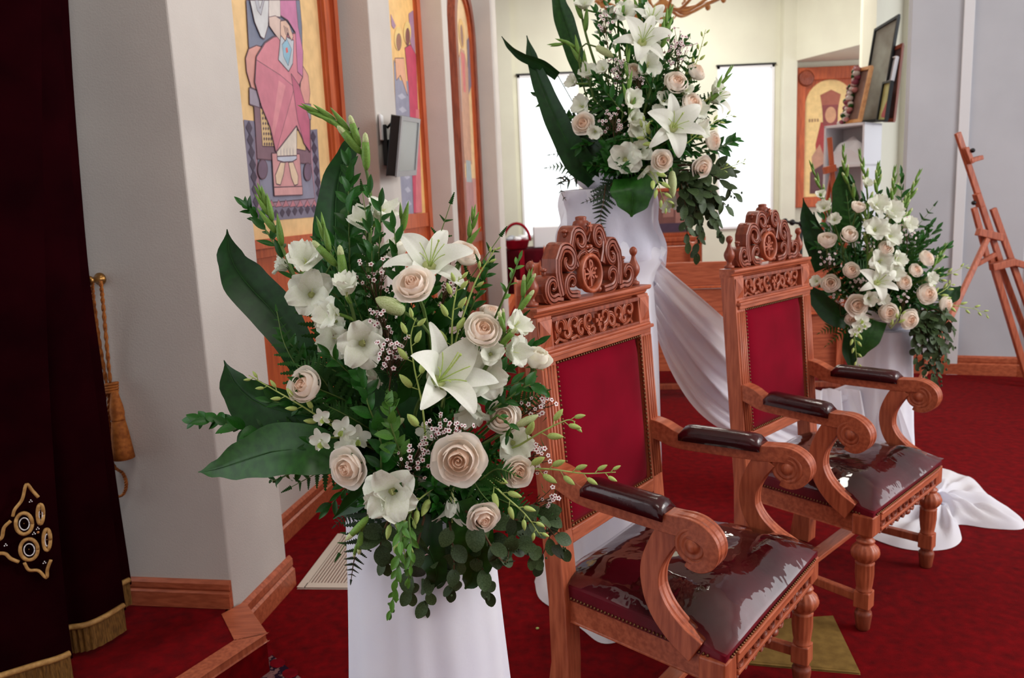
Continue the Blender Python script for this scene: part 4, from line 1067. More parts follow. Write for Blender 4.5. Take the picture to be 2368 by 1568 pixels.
# local: front faces -x after rotation; corner nearest the viewer at origin
Hs = PX(2000, 282, 7.8).z; D_, W2 = .40, .40
for nm, c, hlf in (('side_panel', (W2 / 2, 0.01, Hs / 2), (W2 / 2, .01, Hs / 2)), ('side_panel', (W2 / 2, D_ - .01, Hs / 2), (W2 / 2, .01, Hs / 2)), ('top_panel', (W2 / 2, D_ / 2, Hs - .012), (W2 / 2, D_ / 2, .012)), ('back_panel', (W2 - .008, D_ / 2, Hs / 2), (.006, D_ / 2, Hs / 2))):
    m = MB(); m.box(c, hlf); m.build(nm, 'white_paint', root, smooth=False, bevel=.002)
for k in range(5):
    m = MB(); m.box((W2 / 2, D_ / 2, Hs - .40 * (k + 1)), (W2 / 2, D_ / 2, .011)); m.build('shelf_board', 'white_paint', root, smooth=False)
RS = root.matrix_basis.copy(); SM = Matrix.Translation(root.location) @ Matrix.Rotation(R(43), 4, 'Z')
m = MB(); m.grid(lambda a, b: (.05 + .28 * b, .05 + .30 * a, .06 + .10 * sin(pi * a) + .10 * sin(pi * b) + .03 * sin(9 * a) * sin(7 * b)), 20, 16); m.grid(lambda a, b: (.05, .05 + .30 * a, .002 + (.06 + .10 * sin(pi * a)) * b), 12, 4)
o = tag(m.build('folded_cloth', 'white_paint'), 'folded white cloth bundle in the top of the shelf', 'cloth'); o.matrix_world = SM @ Matrix.Translation((0, 0, Hs - .389))
for i, (x, y) in enumerate(((.08, .1), (.1, .2), (.09, .29))):
    m = MB(); m.lathe([(.03, 0), (.032, .09), (.02, .12), (.012, .15), (.001, .152)], 14); o = tag(m.build('small_bottle', ('black', 'white_paint', 'oak_dark')[i]), ('small black', 'small white', 'small brown')[i] + ' bottle on the second shelf', 'bottle'); o.matrix_world = SM @ Matrix.Translation((x, y, Hs - .789))
def leaning(name, label, quadpx, Yb, frame_m, inner, fw=.05, depth=.025):
    tl, tr_, br, bl = [PX(x, y, Yb + dy) for x, y, dy in quadpx]
    root = thing(name, label, 'picture', bl); n_ = (tr_ - tl).cross(bl - tl).normalized()
    if n_.dot(CAM - tl) < 0: n_ = -n_
    q = lambda a, b: (tl.lerp(tr_, a)).lerp(bl.lerp(br, a), b) - bl
    m = MB()
    for a0, a1, b0, b1 in ((0, 1, 0, fw), (0, 1, 1 - fw, 1), (0, fw * 1.8, fw, 1 - fw), (1 - fw * 1.8, 1, fw, 1 - fw)): m.prism([q(a0, b0), q(a1, b0), q(a1, b1), q(a0, b1)], n_ * depth)
    m.build('frame', frame_m, root, smooth=False)
    m = MB(); m.prism([q(.02, .02), q(.98, .02), q(.98, .98), q(.02, .98)], -n_ * .01); m.build('backing', frame_m, root, smooth=False)
    m = MB(); m.prism([q(fw * 1.8, fw), q(1 - fw * 1.8, fw), q(1 - fw * 1.8, 1 - fw), q(fw * 1.8, 1 - fw)], n_ * .006); m.build('picture_face', inner, root, smooth=False)
    return root, q, n_
leaning('framed_picture', 'large picture in thin black frame leaning on white shelf', [(2026, 68, .25), (2083, 33, -.05), (2040, 282, -.02), (1990, 286, .25)], 8.1, 'black', 'picture_glass', .03)
leaning('framed_picture', 'tall dark brown framed picture at the back of the shelf', [(2066, 112, .14), (2091, 100, .04), (2070, 283, .0), (2045, 283, .1)], 7.97, 'oak_dark', paint((56, 30, 30)), .05)
rt, q, n_ = leaning('framed_picture', 'small black framed picture with yellow and red print', [(2046, 190, .05), (2066, 186, -.12), (2052, 282, -.1), (2030, 282, .05)], 7.95, 'black', paint((196, 196, 120)), .05)
m = MB(); m.prism([q(.3, .5), q(.75, .45), q(.7, .9), q(.35, .88)], n_ * .008); m.build('red_figure', paint((190, 80, 80)), rt, smooth=False)
rt, q, n_ = leaning('framed_picture', 'pale blank card tucked behind small print on shelf', [(2064, 134, .1), (2078, 130, .0), (2066, 188, .0), (2053, 190, .1)], 8.0, 'white_paint', paint((214, 214, 226)), .04)
rt, q, n_ = leaning('framed_picture', 'gold framed picture edged with a garland of small flowers', [(1985, 160, .3), (2020, 152, -.02), (1992, 283, 0), (1955, 288, .3)], 7.9, 'gold_lamp', paint((120, 84, 72)), .06)
rg = random.Random(4)
for i in range(46):
    t = i / 45; c = q(.0 + .35 * rg.random(), t) + n_ * (.03 + .03 * rg.random()); m = MB(); ball(m, c, .028 + .012 * rg.random(), (1, 1, .8), 8, 5)
    m.build('garland_flower', (paint((120, 30, 50)), paint((206, 190, 180)), paint((170, 96, 90)), 'leaf_fern')[i % 4], rt)

# narrow wooden stand behind the right bouquet
p0, p1 = PX(1918, 318, 7.2), PX(1937, 600, 7.2)
root = thing('narrow_easel', 'narrow reddish wooden easel half hidden by right bouquet', 'easel', (p1.x, 7.2, 0))
L0 = root.location.copy(); m = MB(); m.beam(p0 - L0, Vector((p1.x + .06, 7.1, 0)) - L0, .04, .03); m.build('mast', 'oak_frame', root, smooth=False, bevel=.004)
for s in (-1, 1):
    m = MB(); m.beam(PX(1924, 400, 7.22) - L0, Vector((p1.x + s * .3, 7.25, 0)) - L0, .03, .03); m.build('leg', 'oak_frame', root, smooth=False, bevel=.004)
m = MB(); m.beam(PX(1905, 395, 7.15) - L0, PX(1932, 388, 7.15) - L0, .05, .06); m.build('ledge', 'oak_frame', root, smooth=False)
root = thing('iron_stand', 'small dark turned iron rail behind the far throne crest', 'rail', (PX(1845, 515, 7.0).x, 7.0, 0))
L0 = root.location.copy(); m = MB(); a, b = PX(1815, 512, 7.0) - L0, PX(1900, 524, 7.0) - L0; m.tube([a, (a + b) / 2, b], .012, 6)
for t in (0, .2, .45, .7): ball(m, a.lerp(b, t), .028, n=8, m=6)
m.build('rail', 'black', root); m = MB(); m.tube([a.lerp(b, .45), Vector((a.lerp(b, .45).x, a.y, 0))], .014, 8); m.build('post', 'black', root)

# ------------------------------------------------------------------ easel at the right edge
root = thing('easel', 'tall reddish wooden artist easel against the blue-grey wall', 'easel', PZ(2300, 862))
L0 = root.location.copy(); Ye = 5.55
def bar(a, b, w_, d_, name, Y0=Ye, Y1=None, m_='oak'):
    m = MB(); m.beam(PX(a[0], a[1], Y0) - L0, PX(b[0], b[1], Y1 or Y0) - L0, w_, d_, up=(0, 1, 0)); m.build(name, m_, root, smooth=False, bevel=.004)
bar((2214, 307), (2318, 620), .038, .03, 'mast'); bar((2231, 342), (2245, 378), .03, .06, 'upper_clamp', Ye - .03); bar((2242, 372), (2270, 364), .03, .05, 'canvas_stop', Ye - .04)
bar((2258, 448), (2268, 478), .035, .06, 'lower_clamp', Ye - .03); bar((2252, 480), (2284, 600), .035, .03, 'inner_upright', Ye - .02); bar((2296, 482), (2395, 760), .04, .03, 'outer_upright', Ye - .02)
bar((2260, 536), (2320, 550), .05, .05, 'cross_bar', Ye - .05); bar((2283, 552), (2120, 900), .034, .03, 'front_leg', Ye - .06, Ye - .45); bar((2258, 612), (2302, 588), .03, .03, 'brace', Ye - .1)
bar((2290, 590), (2385, 905), .042, .035, 'leg', Ye + .02); bar((2312, 610), (2420, 900), .036, .03, 'leg', Ye + .06); bar((2292, 618), (2345, 605), .05, .06, 'tray', Ye - .08); bar((2336, 604), (2400, 622), .045, .05, 'tray', Ye - .06)
for (x, y) in ((2249, 348), (2252, 469)):
    m = MB(); ball(m, PX(x, y, Ye - .06) - L0, .016, (1, 1.2, 1), 10, 6); m.build('knob', 'black', root)

# ------------------------------------------------------------------ chandelier
cc = PX(1533, 0, 8.6)
root = thing('chandelier', 'carved gilt wooden ring chandelier above the far pews', 'chandelier', cc)
m = MB(); m.lathe([(.001, -.30), (.03, -.29), (.045, -.25), (.03, -.2), (.06, -.16), (.11, -.12), (.13, -.08), (.08, -.03), (.04, 0), (.03, .5)], 24); m.build('hub', 'gold_lamp', root)
m = MB(); rg_ = []
for i in range(64):
    a = 2 * pi * i / 64; rg_.append((.62 * cos(a), .62 * sin(a), .02))
m.tube(rg_ + rg_[:1], .022, 8); m.build('ring', 'gold_lamp', root)
for k in range(12):
    a = 2 * pi * k / 12; d = Vector((cos(a), sin(a), 0))
    m = MB(); m.tube(catmull([d * .08 + Zv * -.08, d * .25 + Zv * -.14, d * .45 + Zv * -.06, d * .62 + Zv * .02, d * .72 + Zv * .08], 5), .016, 6); m.build('arm', 'gold_lamp', root)
    m = MB(); m.lathe([(.012, 0), (.035, .01), (.03, .03), (.018, .035), (.018, .14), (.004, .16)], 12, d * .72 + Zv * .08); m.build('candle_cup', 'gold_lamp', root)
    m = MB(); ball(m, d * .62 + Zv * -.02, .03, (1, 1, 1.2), 8, 6); m.build('drop', 'gold_lamp', root)
# ------------------------------------------------------------------ flower library
def basis(d, n=None):                    # local y along d, z near n
    d = Vector(d).normalized(); n = Vector(n) if n is not None else Vector((0, -1, .4))
    x = d.cross(n)
    if x.length < 1e-4: x = d.cross(Vector((1, .1, 0)))
    x.normalize(); z = x.cross(d)
    return Matrix((x, d, z)).transposed()
def basis_z(a, tw=0):                    # local z along a
    a = Vector(a).normalized(); q = Vector((0, 0, 1)).rotation_difference(a).to_matrix()
    return q @ Matrix.Rotation(tw, 3, 'Z')
def TR(p, m3, s): 
    if not hasattr(s, '__len__'): s = (s, s, s)
    return Matrix.Translation(p) @ m3.to_4x4() @ Matrix.Diagonal((s[0], s[1], s[2], 1))

def leaf_mesh(name, matn, wf, nl=6, fold=.25, droop=.25, wave=0):
    m = MB()
    def f(a, b):
        t = a * 2 - 1; w_ = wf(b)
        return (t * w_, b * (1 - .12 * droop * b), -droop * b * b * .6 + fold * abs(t) * w_ + wave * sin(9 * b) * t)
    m.grid(f, 5, nl); return m.mesh(name, matn)
LEAF = {}
for k in range(3):
    LEAF['ruscus', k] = leaf_mesh('leaf', 'leaf_ruscus', lambda b, k=k: (.17 + .03 * k) * (sin(pi * min(1, b * .98 + .01) ** .85) ** .9) + .002, 7, .3, .2 + .2 * k)
    LEAF['fresh', k] = leaf_mesh('leaf', 'leaf_fresh', lambda b, k=k: (.16 + .03 * k) * (sin(pi * min(1, b * .98 + .01) ** .9) ** .9) + .002, 7, .3, .2 + .2 * k)
    LEAF['euc', k] = leaf_mesh('leaf', 'leaf_euc', lambda b, k=k: (.27 + .04 * k) * (sin(pi * min(1, b * .97 + .015)) ** .6) + .004, 8, .15, .25 * k, .01)
    LEAF['needle', k] = leaf_mesh('leaf', 'leaf_fern', lambda b, k=k: .06 * sin(pi * b) ** .5 + .004, 4, .2, .2 * k)
def pinna_mesh(matn):
    m = MB(); n = 7
    vs = [(0, 0, 0)]; top = []; bot = []
    for i in range(n):
        b0, b1 = i / n, (i + .72) / n
        w0 = .20 * (1 - b0) ** .7
        top += [(w0 * .62, b0 + .02, 0), (w0 + .02, b1, -.02)]; bot += [(-w0 * .62, b0 + .02, 0), (-w0 - .02, b1, -.02)]
    P = [(0, 0, 0)] + top + [(0, 1.02, -.08)] + bot[::-1]
    C = [(0, i / n, .0) for i in range(n + 1)]
    # strip faces between centre line and edges
    V_ = C + top + bot + [(0, 1.03, -.05)]; fs = []; o1 = n + 1; o2 = o1 + 2 * n; tip = o2 + 2 * n
    for i in range(n):
        nxt = o1 + 2 * i + 2 if i < n - 1 else tip; nxb = o2 + 2 * i + 2 if i < n - 1 else tip
        fs += [(i, o1 + 2 * i, o1 + 2 * i + 1, i + 1), (i + 1, o1 + 2 * i + 1, nxt)]
        fs += [(i + 1, o2 + 2 * i + 1, o2 + 2 * i, i), (nxb, o2 + 2 * i + 1, i + 1)]
    m.add(V_, fs); return m.mesh('pinna', matn)
PINNA = {'fern': pinna_mesh('leaf_fern'), 'dark': pinna_mesh('leaf_fern_dark')}

# rose petals, unit radius
def rose_petal(matn, Rr, H, wa, flare, curl, ph, base=.12):
    m = MB()
    def f(a, b):
        t = a * 2 - 1; s = b * (1 - .16 * t * t - .03 * cos(7 * t + ph)) + 0.0
        rad = Rr * (base + (1 - base) * sin(min(pi / 2, s * 2.0)) ** .8)
        rad += flare * Rr * smooth01(s, .55, 1) ** 1.4
        z = H * s - curl * H * smooth01(s, .8, 1) ** 2
        ang = t * wa * (.30 + .70 * min(1, s * 1.7))
        rad *= 1 + .035 * sin(6 * t + ph) * s * s + .05 * (1 - abs(t)) * 0
        rad += .06 * Rr * t * (1 if ph < 3 else -1)           # one edge tucks under its neighbour
        return (rad * cos(ang), rad * sin(ang), z)
    m.grid(f, 11, 9); return m.mesh('petal', matn)
def rose_heart(matn, tight):
    m = MB(); T = 5.2 * pi; n = 90
    def f(a, b):
        th = a * T; r = (.03 + .30 * a ** .9) * tight
        rr = r * (.45 + .55 * smooth01(b, 0, .5)) + .02 * b * b * a
        return (rr * cos(th), rr * sin(th), .35 + b * (.80 - .12 * a + .03 * sin(3 * th)))
    m.grid(f, n, 6); return m.mesh('bloom', matn)
RO = {}
for v, (om, mm, hm) in dict(blush=('rose_outer', 'rose_mid', 'rose_heart'), cream=('rose_white', 'rose_white', 'rose_mid')).items():
    for k in range(2):
        p = k * 4.0 + .7
        RO[v, 'open', k] = [(3, rose_petal(hm, .44, 1.14, R(80), -.30, .0, p)), (4, rose_petal(mm, .64, 1.10, R(68), -.14, .02, p)), (5, rose_petal(mm, .80, 1.00, R(58), .04, .05, p)), (5, rose_petal(om, .90, .86, R(54), .24, .14, p))]
        RO[v, 'half', k] = [(3, rose_petal(hm, .46, 1.24, R(82), -.38, .0, p)), (4, rose_petal(mm, .68, 1.22, R(70), -.26, .02, p)), (4, rose_petal(om, .86, 1.12, R(68), -.10, .05, p)), (4, rose_petal(om, .95, .94, R(60), .04, .08, p))]
        RO[v, 'bud', k] = [(3, rose_petal(mm, .50, 1.44, R(84), -.40, .0, p)), (4, rose_petal(om, .70, 1.40, R(74), -.22, .03, p)), (3, rose_petal(om, .84, 1.24, R(72), .04, .08, p))]
    RO[v, 'heart'] = rose_heart(hm, 1.0)
m = MB()
for i in range(5):
    a = i * 2 * pi / 5; d = Vector((cos(a), sin(a), 0)); t = Vector((-sin(a), cos(a), 0))
    m.add([d * .06 + t * .10 + Zv * .0, d * .06 - t * .10, d * .42 - t * .11 + Zv * .10, d * .42 + t * .11 + Zv * .10, d * .78 + Zv * .02], [(0, 1, 2, 3), (3, 2, 4)])
m.lathe([(.08, -.26), (.16, -.2), (.19, -.08), (.2, .06)], 10); CALYX = m.mesh('calyx', 'stem')

# lilies, unit length petals (axis +z)
def lily_petal(matn, W_, p0, p1, ph, pw=1.4, curlw=.35):
    m = MB(); N = 11; R_, Z_ = [0.03], [0.0]
    for i in range(1, N * 2):
        s = i / (N * 2 - 1); ph_ = p0 + (p1 - p0) * s ** pw; R_.append(R_[-1] + sin(ph_) / (N * 2 - 1)); Z_.append(Z_[-1] + cos(ph_) / (N * 2 - 1))
    def f(a, b):
        t = a * 2 - 1; i = int(round(b * (N * 2 - 1))); s = b
        w_ = W_ * (sin(pi * min(1, .06 + .94 * s) ** .78) ** .75) * (1 if s < .98 else .15) + .012
        ph_ = p0 + (p1 - p0) * s ** pw
        nr, nz = -cos(ph_), sin(ph_)                 # towards the axis / up
        off = curlw * w_ * (abs(t) ** 1.6) * (1 - .75 * s) - .10 * w_ * math.exp(-(t / .18) ** 2) + .05 * W_ * sin(8 * s + ph) * t * abs(t) * 1.5
        return (R_[i] + nr * off, t * w_, Z_[i] + nz * off)
    m.grid(f, 9, N * 2); return m.mesh('petal', matn)
LY = {}
for nm, (a, b) in dict(wide=(R(24), R(118)), mid=(R(16), R(92)), trumpet=(R(10), R(62))).items():
    LY[nm] = [lily_petal('lily_white', .245, a, b, .5), lily_petal('lily_white', .165, a + .05, b + .12, 2.2)]
def stamen_mesh():
    m = MB(); N_ = 6
    for i in range(6):
        A = i * pi / 3 + .3; d = Vector((cos(A), sin(A), 0))
        P = bez((0, 0, .05), d * .06 + Zv * .4, d * .26 + Zv * .62, 6); m.tube(P, .009, 5)
    m.tube(bez((0, 0, .05), (.02, 0, .4), (.12, .05, .74), 6), .014, 6); ball(m, (.12, .05, .75), .024, n=8, m=5); return m.mesh('stamens', 'lime')
STAM = stamen_mesh()
m = MB(); ball(m, (0, 0, 0), .028, (1, .5, .5), 8, 5); ANTHER = m.mesh('anther', 'anther')
m = MB(); m.lathe([(.02, -.28), (.035, -.2), (.05, -.06), (.10, .05), (.14, .16)], 12); THROAT = m.mesh('throat', 'glad_throat')
# gladiolus floret (ruffled funnel), unit petal length
def floret_mesh(ph, open_, nm='floret'):
    m = MB()
    for i in range(6):
        inner = i % 2; A = i * pi / 3 + .12 * sin(ph * 7 + i * 2.3); W_ = .37 if inner else .43
        p0, p1 = R(14), R(50 + 48 * open_ + (10 if not inner else -6) + 16 * sin(ph * 5 + i * 1.9))
        N = 9; R_, Z_ = [.04], [0]
        for k in range(1, N + 1):
            s = k / N; q = p0 + (p1 - p0) * s ** 1.5; R_.append(R_[-1] + sin(q) / N); Z_.append(Z_[-1] + cos(q) / N)
        def f(a, b):
            t = a * 2 - 1; k = int(round(b * N)); s = b; w_ = W_ * (sin(pi * min(1, .08 + .86 * s) ** .88) ** .62) + .008
            rf = .085 * s * s * t * sin(7 * t + ph + i * 1.7) + .05 * s * s * sin(13 * t + 2 * ph + i) + .10 * s * s * sin(ph * 3 + i * 2.1)
            x = R_[k] - .10 * w_ * t * t * (1 - s); z = Z_[k] + rf + .22 * w_ * t * t * (1 - .5 * s)
            y = t * w_
            return (x * cos(A) - y * sin(A), x * sin(A) + y * cos(A), z + (.015 if inner else 0))
        m.grid(f, 7, N + 1, mi=0)
    m.lathe([(.03, -.22), (.05, -.1), (.09, .06), (.13, .18)], 10, mi=1)
    for i in range(3): m.tube(bez((0, 0, .1), (.03, 0, .3), (.06 + .03 * i, .05 * (i - 1), .55), 4), .012, 5, mi=1)
    return m.mesh(nm, ['glad_white', 'glad_throat'])
FLO = [floret_mesh(.3, .9), floret_mesh(1.9, .55), floret_mesh(3.1, .2), floret_mesh(4.4, 1.15)]
def bud_mesh(mats, prof, tip=None):
    m = MB(); m.lathe(prof, 10); 
    if tip: m.lathe(tip, 10, mi=1)
    return m.mesh('bud', mats)
GBUD = [bud_mesh(['glad_bud', 'lily_bud'], [(.03, 0), (.085, .12), (.10, .3), (.09, .5), (.06, .72), (.025, .9), (.003, 1.0)]),
        bud_mesh(['glad_bud', 'lily_bud'], [(.03, 0), (.09, .12), (.11, .3), (.105, .55), (.085, .74)], [(.083, .68), (.08, .82), (.055, .93), (.01, .98)])]
OBUD = bud_mesh('lime', [(.05, 0), (.16, .12), (.21, .35), (.19, .6), (.12, .82), (.02, 1.0)])
m = MB(); m.lathe([(.04, 0), (.10, .06), (.15, .3), (.155, .5), (.12, .75), (.06, .93), (.01, 1.0)], 12, fl=lambda k, i: 1 + .07 * cos(i * pi)); LBUD = m.mesh('bud', 'lily_bud')
def dendro():
    m = MB()
    for i, (W_, L_, A) in enumerate(((.32, 1, pi / 2), (.42, .95, R(165)), (.42, .95, R(15)), (.26, .9, R(232)), (.26, .9, R(308)))):
        def f(a, b):
            t = a * 2 - 1; w_ = W_ * sin(pi * min(1, .12 + .80 * b)) ** .7; x = .08 + L_ * b * .9; y = t * w_; z = .25 * b - .25 * b * b + .12 * t * t * b
            return (x * cos(A) - y * sin(A), x * sin(A) + y * cos(A), z)
        m.grid(f, 5, 6)
    def lip(a, b): t = a * 2 - 1; return (t * .2 * sin(pi * (.2 + .7 * b)), -.12 - .45 * b, .1 + .35 * b - .4 * b * b + .25 * t * t)
    m.grid(lip, 5, 5, mi=1); ball(m, (0, 0, .12), .1); return m.mesh('blossom', ['glad_white', 'lime'])
DEN = dendro()

class Arr:
    def __init__(s, word, Y0, c, rx, ry, D, C): s.word, s.Y0, s.c, s.rx, s.ry, s.D, s.C = word, Y0, c, rx, ry, D, Vector(C)
    def pt(s, x, y, d=None, k=1.0):
        if d is None:
            q = ((x - s.c[0]) / s.rx) ** 2 + ((y - s.c[1]) / s.ry) ** 2; d = s.D * math.sqrt(max(0, 1 - q)) * k
        return PX(x, y, s.Y0 - d)
    def root(s, name, label, cat, grp, off=(0, 0, 0)):
        return thing(name, label, cat, s.C + Vector(off), 0, '%s in the %s bouquet' % (grp, s.word))
def aimv(a): return Vector((a[0], -a[2], a[1])).normalized()
def stem(root, p, d_in, r=.0035, matn='stem', pull=.35):
    """stem from the holder to p, arriving against direction d_in (local coords)"""
    L = p.length; mid = p - d_in * (L * pull); m = MB(); m.tube(bez((0, 0, 0), mid, p, 7), r, 5); return m.build('stem', matn, root)

def rose(A, x, y, diam, aim, kind, label, d=None, v='blush', tw=None):
    P = A.pt(x, y, d); Yd = P.y; r = diam / 2 * Yd / FPX / .98
    root = A.root('rose', label, 'rose', 'roses'); a = aimv(aim); p = P - root.location
    tw = rnd.uniform(0, 6.28) if tw is None else tw
    M0 = TR(p - a * (r * .55), basis_z(a, tw), r)
    h = link('bloom', RO[v, 'heart'], root, mt=M0)
    k = rnd.randrange(2); off = 0
    for li, (n, me) in enumerate(RO[v, kind, k]):
        for i in range(n):
            ang = 2 * pi * (i + .5 * (li % 2)) / n + rnd.uniform(-.12, .12) + li * .4
            s_ = 1 + rnd.uniform(-.05, .05)
            tilt = rnd.uniform(-.03, .05) + (.06 * (li == len(RO[v, kind, k]) - 1))
            link('petal', me, h, mt=Matrix.Rotation(ang, 4, 'Z') @ Matrix.Rotation(tilt, 4, 'Y') @ Matrix.Diagonal((s_, s_, 1 + rnd.uniform(-.06, .04), 1)))
    link('calyx', CALYX, root, mt=M0)
    stem(root, p - a * (r * .75), a, .0035 * A.Y0 / A.Y0)
    return root
def lily(A, x, y, size, aim, kind, label, d=None, tw=0, sq=1):
    P = A.pt(x, y, d); L = size * P.y / FPX; root = A.root('lily', label, 'lily', 'lilies'); a = aimv(aim); p = P - root.location
    M0 = TR(p, basis_z(a, tw), L); th = link('throat', THROAT, root, mt=M0)
    for i in range(6):
        link('petal', LY[kind][i % 2], th, mt=Matrix.Rotation(i * pi / 3 + rnd.uniform(-.08, .08), 4, 'Z') @ Matrix.Rotation(rnd.uniform(-.12, .12), 4, 'Y'))
    link('stamens', STAM, th)
    stem(root, p - a * (L * .25), a, .004); return root
def budstick(A, x, y, x1, y1, label, d=None, name='lily_bud', me=None, wf=1.0):
    P, Q = A.pt(x, y, d), A.pt(x1, y1, d); root = A.root(name, label, 'flower bud', 'buds'); D = Q - P
    link('bud', me or LBUD, root, mt=TR(P - root.location, basis_z(D), (D.length * wf, D.length * wf, D.length))); stem(root, P - root.location, D.normalized(), .003); return root
def glad(A, pts, florets, label, t0=.45, nb=7, bl=60, d=None, dd=None, tips=0, lean=1):
    """pts: pixel path base..tip; florets: (x,y,size,aim,variant)"""
    root = A.root('gladiolus', label, 'gladiolus', 'gladioli')
    W_ = [A.pt(q[0], q[1], q[2] if len(q) > 2 else d) for q in pts]
    P = [p - root.location for p in catmull(W_, 6)]; n = len(P); Y = sum(p.y for p in W_) / len(W_); u_ = Y / FPX
    m = MB(); m.tube([Vector((0, 0, 0))] + P, lambda t: .0042 * (1 - .55 * t) * (A.Y0 / 1.6 * .3 + .7), 6); m.build('stem', 'stem', root)
    for i in range(nb):
        t = t0 + (1 - t0) * (i / max(1, nb - 1)) ** .9; k = min(n - 2, int(t * (n - 1))); p = P[k]; T = (P[min(n - 1, k + 1)] - P[max(0, k - 1)]).normalized()
        side = T.cross(Vector((0, 1, 0))).normalized() * (1 if i % 2 else -1)
        s_ = bl * u_ * (1.05 - .45 * i / max(1, nb - 1)); dirn = (T + side * (.30 - .22 * i / nb) + Vector((0, -.2, 0))).normalized()
        if i == nb - 1: dirn = T
        link('bud', GBUD[1 if i < tips else 0], root, mt=TR(p - T * (s_ * .2), basis_z(dirn, rnd.uniform(0, 6)), (s_ * 1.05, s_ * 1.05, s_)))
    for (x, y, s_, am, vr) in florets:
        q = A.pt(x, y, d) - root.location; a = aimv(am); L = s_ * (A.Y0) / FPX * .72
        link('floret', FLO[vr], root, mt=TR(q - a * (L * .35), basis_z(a, rnd.uniform(0, 6)), L))
        c = min(P, key=lambda v_: (v_ - (q - a * L)).length); m = MB(); m.tube(bez(c, (c + q - a * L * .7) / 2, q - a * (L * .45), 4), .0035, 5); m.build('floret_tube', 'glad_bud', root)
    return root
def sprig(A, pts, label, n=16, ll=46, kind='ruscus', d=None, name='greenery_sprig', ang=.9, cat='foliage', seeds=0, width=1.0, stemm='stem', grp='greenery'):
    root = A.root(name, label, cat, grp); W_ = [A.pt(q[0], q[1], q[2] if len(q) > 2 else d) for q in pts]
    P = [p - root.location for p in catmull(W_, 5)]; m_ = len(P); u_ = W_[-1].y / FPX
    m = MB(); m.tube([P[0] * .4] + P, lambda t: .0026 * (1 - .6 * t), 5); m.build('stem', stemm, root)
    for i in range(n):
        t = (i + .5) / n; k = min(m_ - 2, int(t * (m_ - 1))); f = t * (m_ - 1) - k; p = P[k].lerp(P[k + 1], f); T = (P[k + 1] - P[k]).normalized()
        fi = i * 2.4 + rnd.uniform(-.4, .4); X = T.orthogonal().normalized(); Yb = T.cross(X); o = X * cos(fi) + Yb * sin(fi)
        a_ = ang * rnd.uniform(.7, 1.2) * (1 - .35 * t); dirn = T * cos(a_) + o * sin(a_); nrm = (Vector((rnd.uniform(-.4, .4), -.7, .6)) - o * .1)
        s_ = ll * u_ * rnd.uniform(.75, 1.15) * (1 - .3 * t); link('leaf', LEAF[kind, rnd.randrange(3)], root, mt=TR(p, basis(dirn, nrm), (s_ * width, s_, s_)))
    T = (P[-1] - P[-2]).normalized(); s_ = ll * u_ * .7; link('leaf', LEAF[kind, 0], root, mt=TR(P[-1], basis(T, (0, -1, .5)), (s_ * width, s_, s_)))
    if seeds:
        m = MB()
        for i in range(seeds):
            p = P[rnd.randrange(m_ // 3, m_)] + Vector((rnd.gauss(0, 1), rnd.gauss(0, 1), rnd.gauss(0, 1))) * (6 * u_); ball(m, p, 2.6 * u_, (1, 1, 1.3), 6, 4)
        tag(m.build('seeds', 'leaf_euc', root), kind='stuff')
    return root
def fern(A, pts, wpx, label, n=11, kind='fern', d=None):
    root = A.root('fern_frond', label, 'fern', 'ferns'); W_ = [A.pt(q[0], q[1], q[2] if len(q) > 2 else d) for q in pts]
    P = [p - root.location for p in catmull(W_, 5)]; m_ = len(P); u_ = W_[-1].y / FPX
    m = MB(); m.tube([P[0] * .5] + P, lambda t: .002 * (1 - .6 * t), 5); m.build('rachis', 'stem_brown' if kind == 'dark' else 'stem', root)
    vw = Vector((0, -1, .35))
    for i in range(n):
        t = i / n; k = min(m_ - 2, int(t * (m_ - 1))); p = P[k].lerp(P[k + 1], t * (m_ - 1) - k); T = (P[k + 1] - P[k]).normalized(); S = T.cross(vw).normalized(); N_ = S.cross(T)
        s_ = wpx * u_ * (1.05 - t) ** .8 * rnd.uniform(.9, 1.1)
        for e in (-1, 1): link('pinna', PINNA[kind], root, mt=TR(p, basis(S * e + T * .55 - N_ * .12, N_), (s_ * .95, s_, s_)))
    link('pinna', PINNA[kind], root, mt=TR(P[-1], basis(T, N_), wpx * u_ * .3)); return root
def blade(A, pts, label, matn='leaf_ti', fold=.35, tw=0, name='broad_leaf', nu=9):
    """pts: (x, y, d, halfwidth px) base..tip"""
    root = A.root(name, label, 'leaf', 'broad leaves'); C_ = catmull([(*A.pt(q[0], q[1], q[2]),) for q in pts], 6); Wd = [q[3] for q in pts]; n = len(C_)
    P = [p - root.location for p in C_]
    def wid(t):
        k = t * (len(Wd) - 1); i = min(len(Wd) - 2, int(k)); f = k - i; f = f * f * (3 - 2 * f); return Wd[i] * (1 - f) + Wd[i + 1] * f
    def f(a, b):
        t = a * 2 - 1; i = int(round(b * (n - 1))); T = (P[min(n - 1, i + 1)] - P[max(0, i - 1)]).normalized(); vw = (CAM - C_[i]).normalized()
        S = T.cross(vw).normalized(); N_ = S.cross(T); c_, s_ = cos(tw), sin(tw); S, N_ = S * c_ + N_ * s_, N_ * c_ - S * s_
        w_ = wid(b) * C_[i].y / FPX
        return P[i] + S * (t * w_) + N_ * (w_ * (fold * (abs(t) ** 1.3) + .05 * sin(7 * b + 2 * t)) - .10 * w_ * math.exp(-(t / .12) ** 2) * .4)
    m = MB(); m.grid(f, nu, n); m.build('leaf_blade', matn, root)
    m = MB(); m.tube([Vector((0, 0, 0)), P[0] * .6, P[0]] + [P[i] * 1 for i in range(1, n - 2, 3)], lambda t: .0016 * (1 - .7 * t), 5); m.build('midrib', 'leaf_broad', root); return root
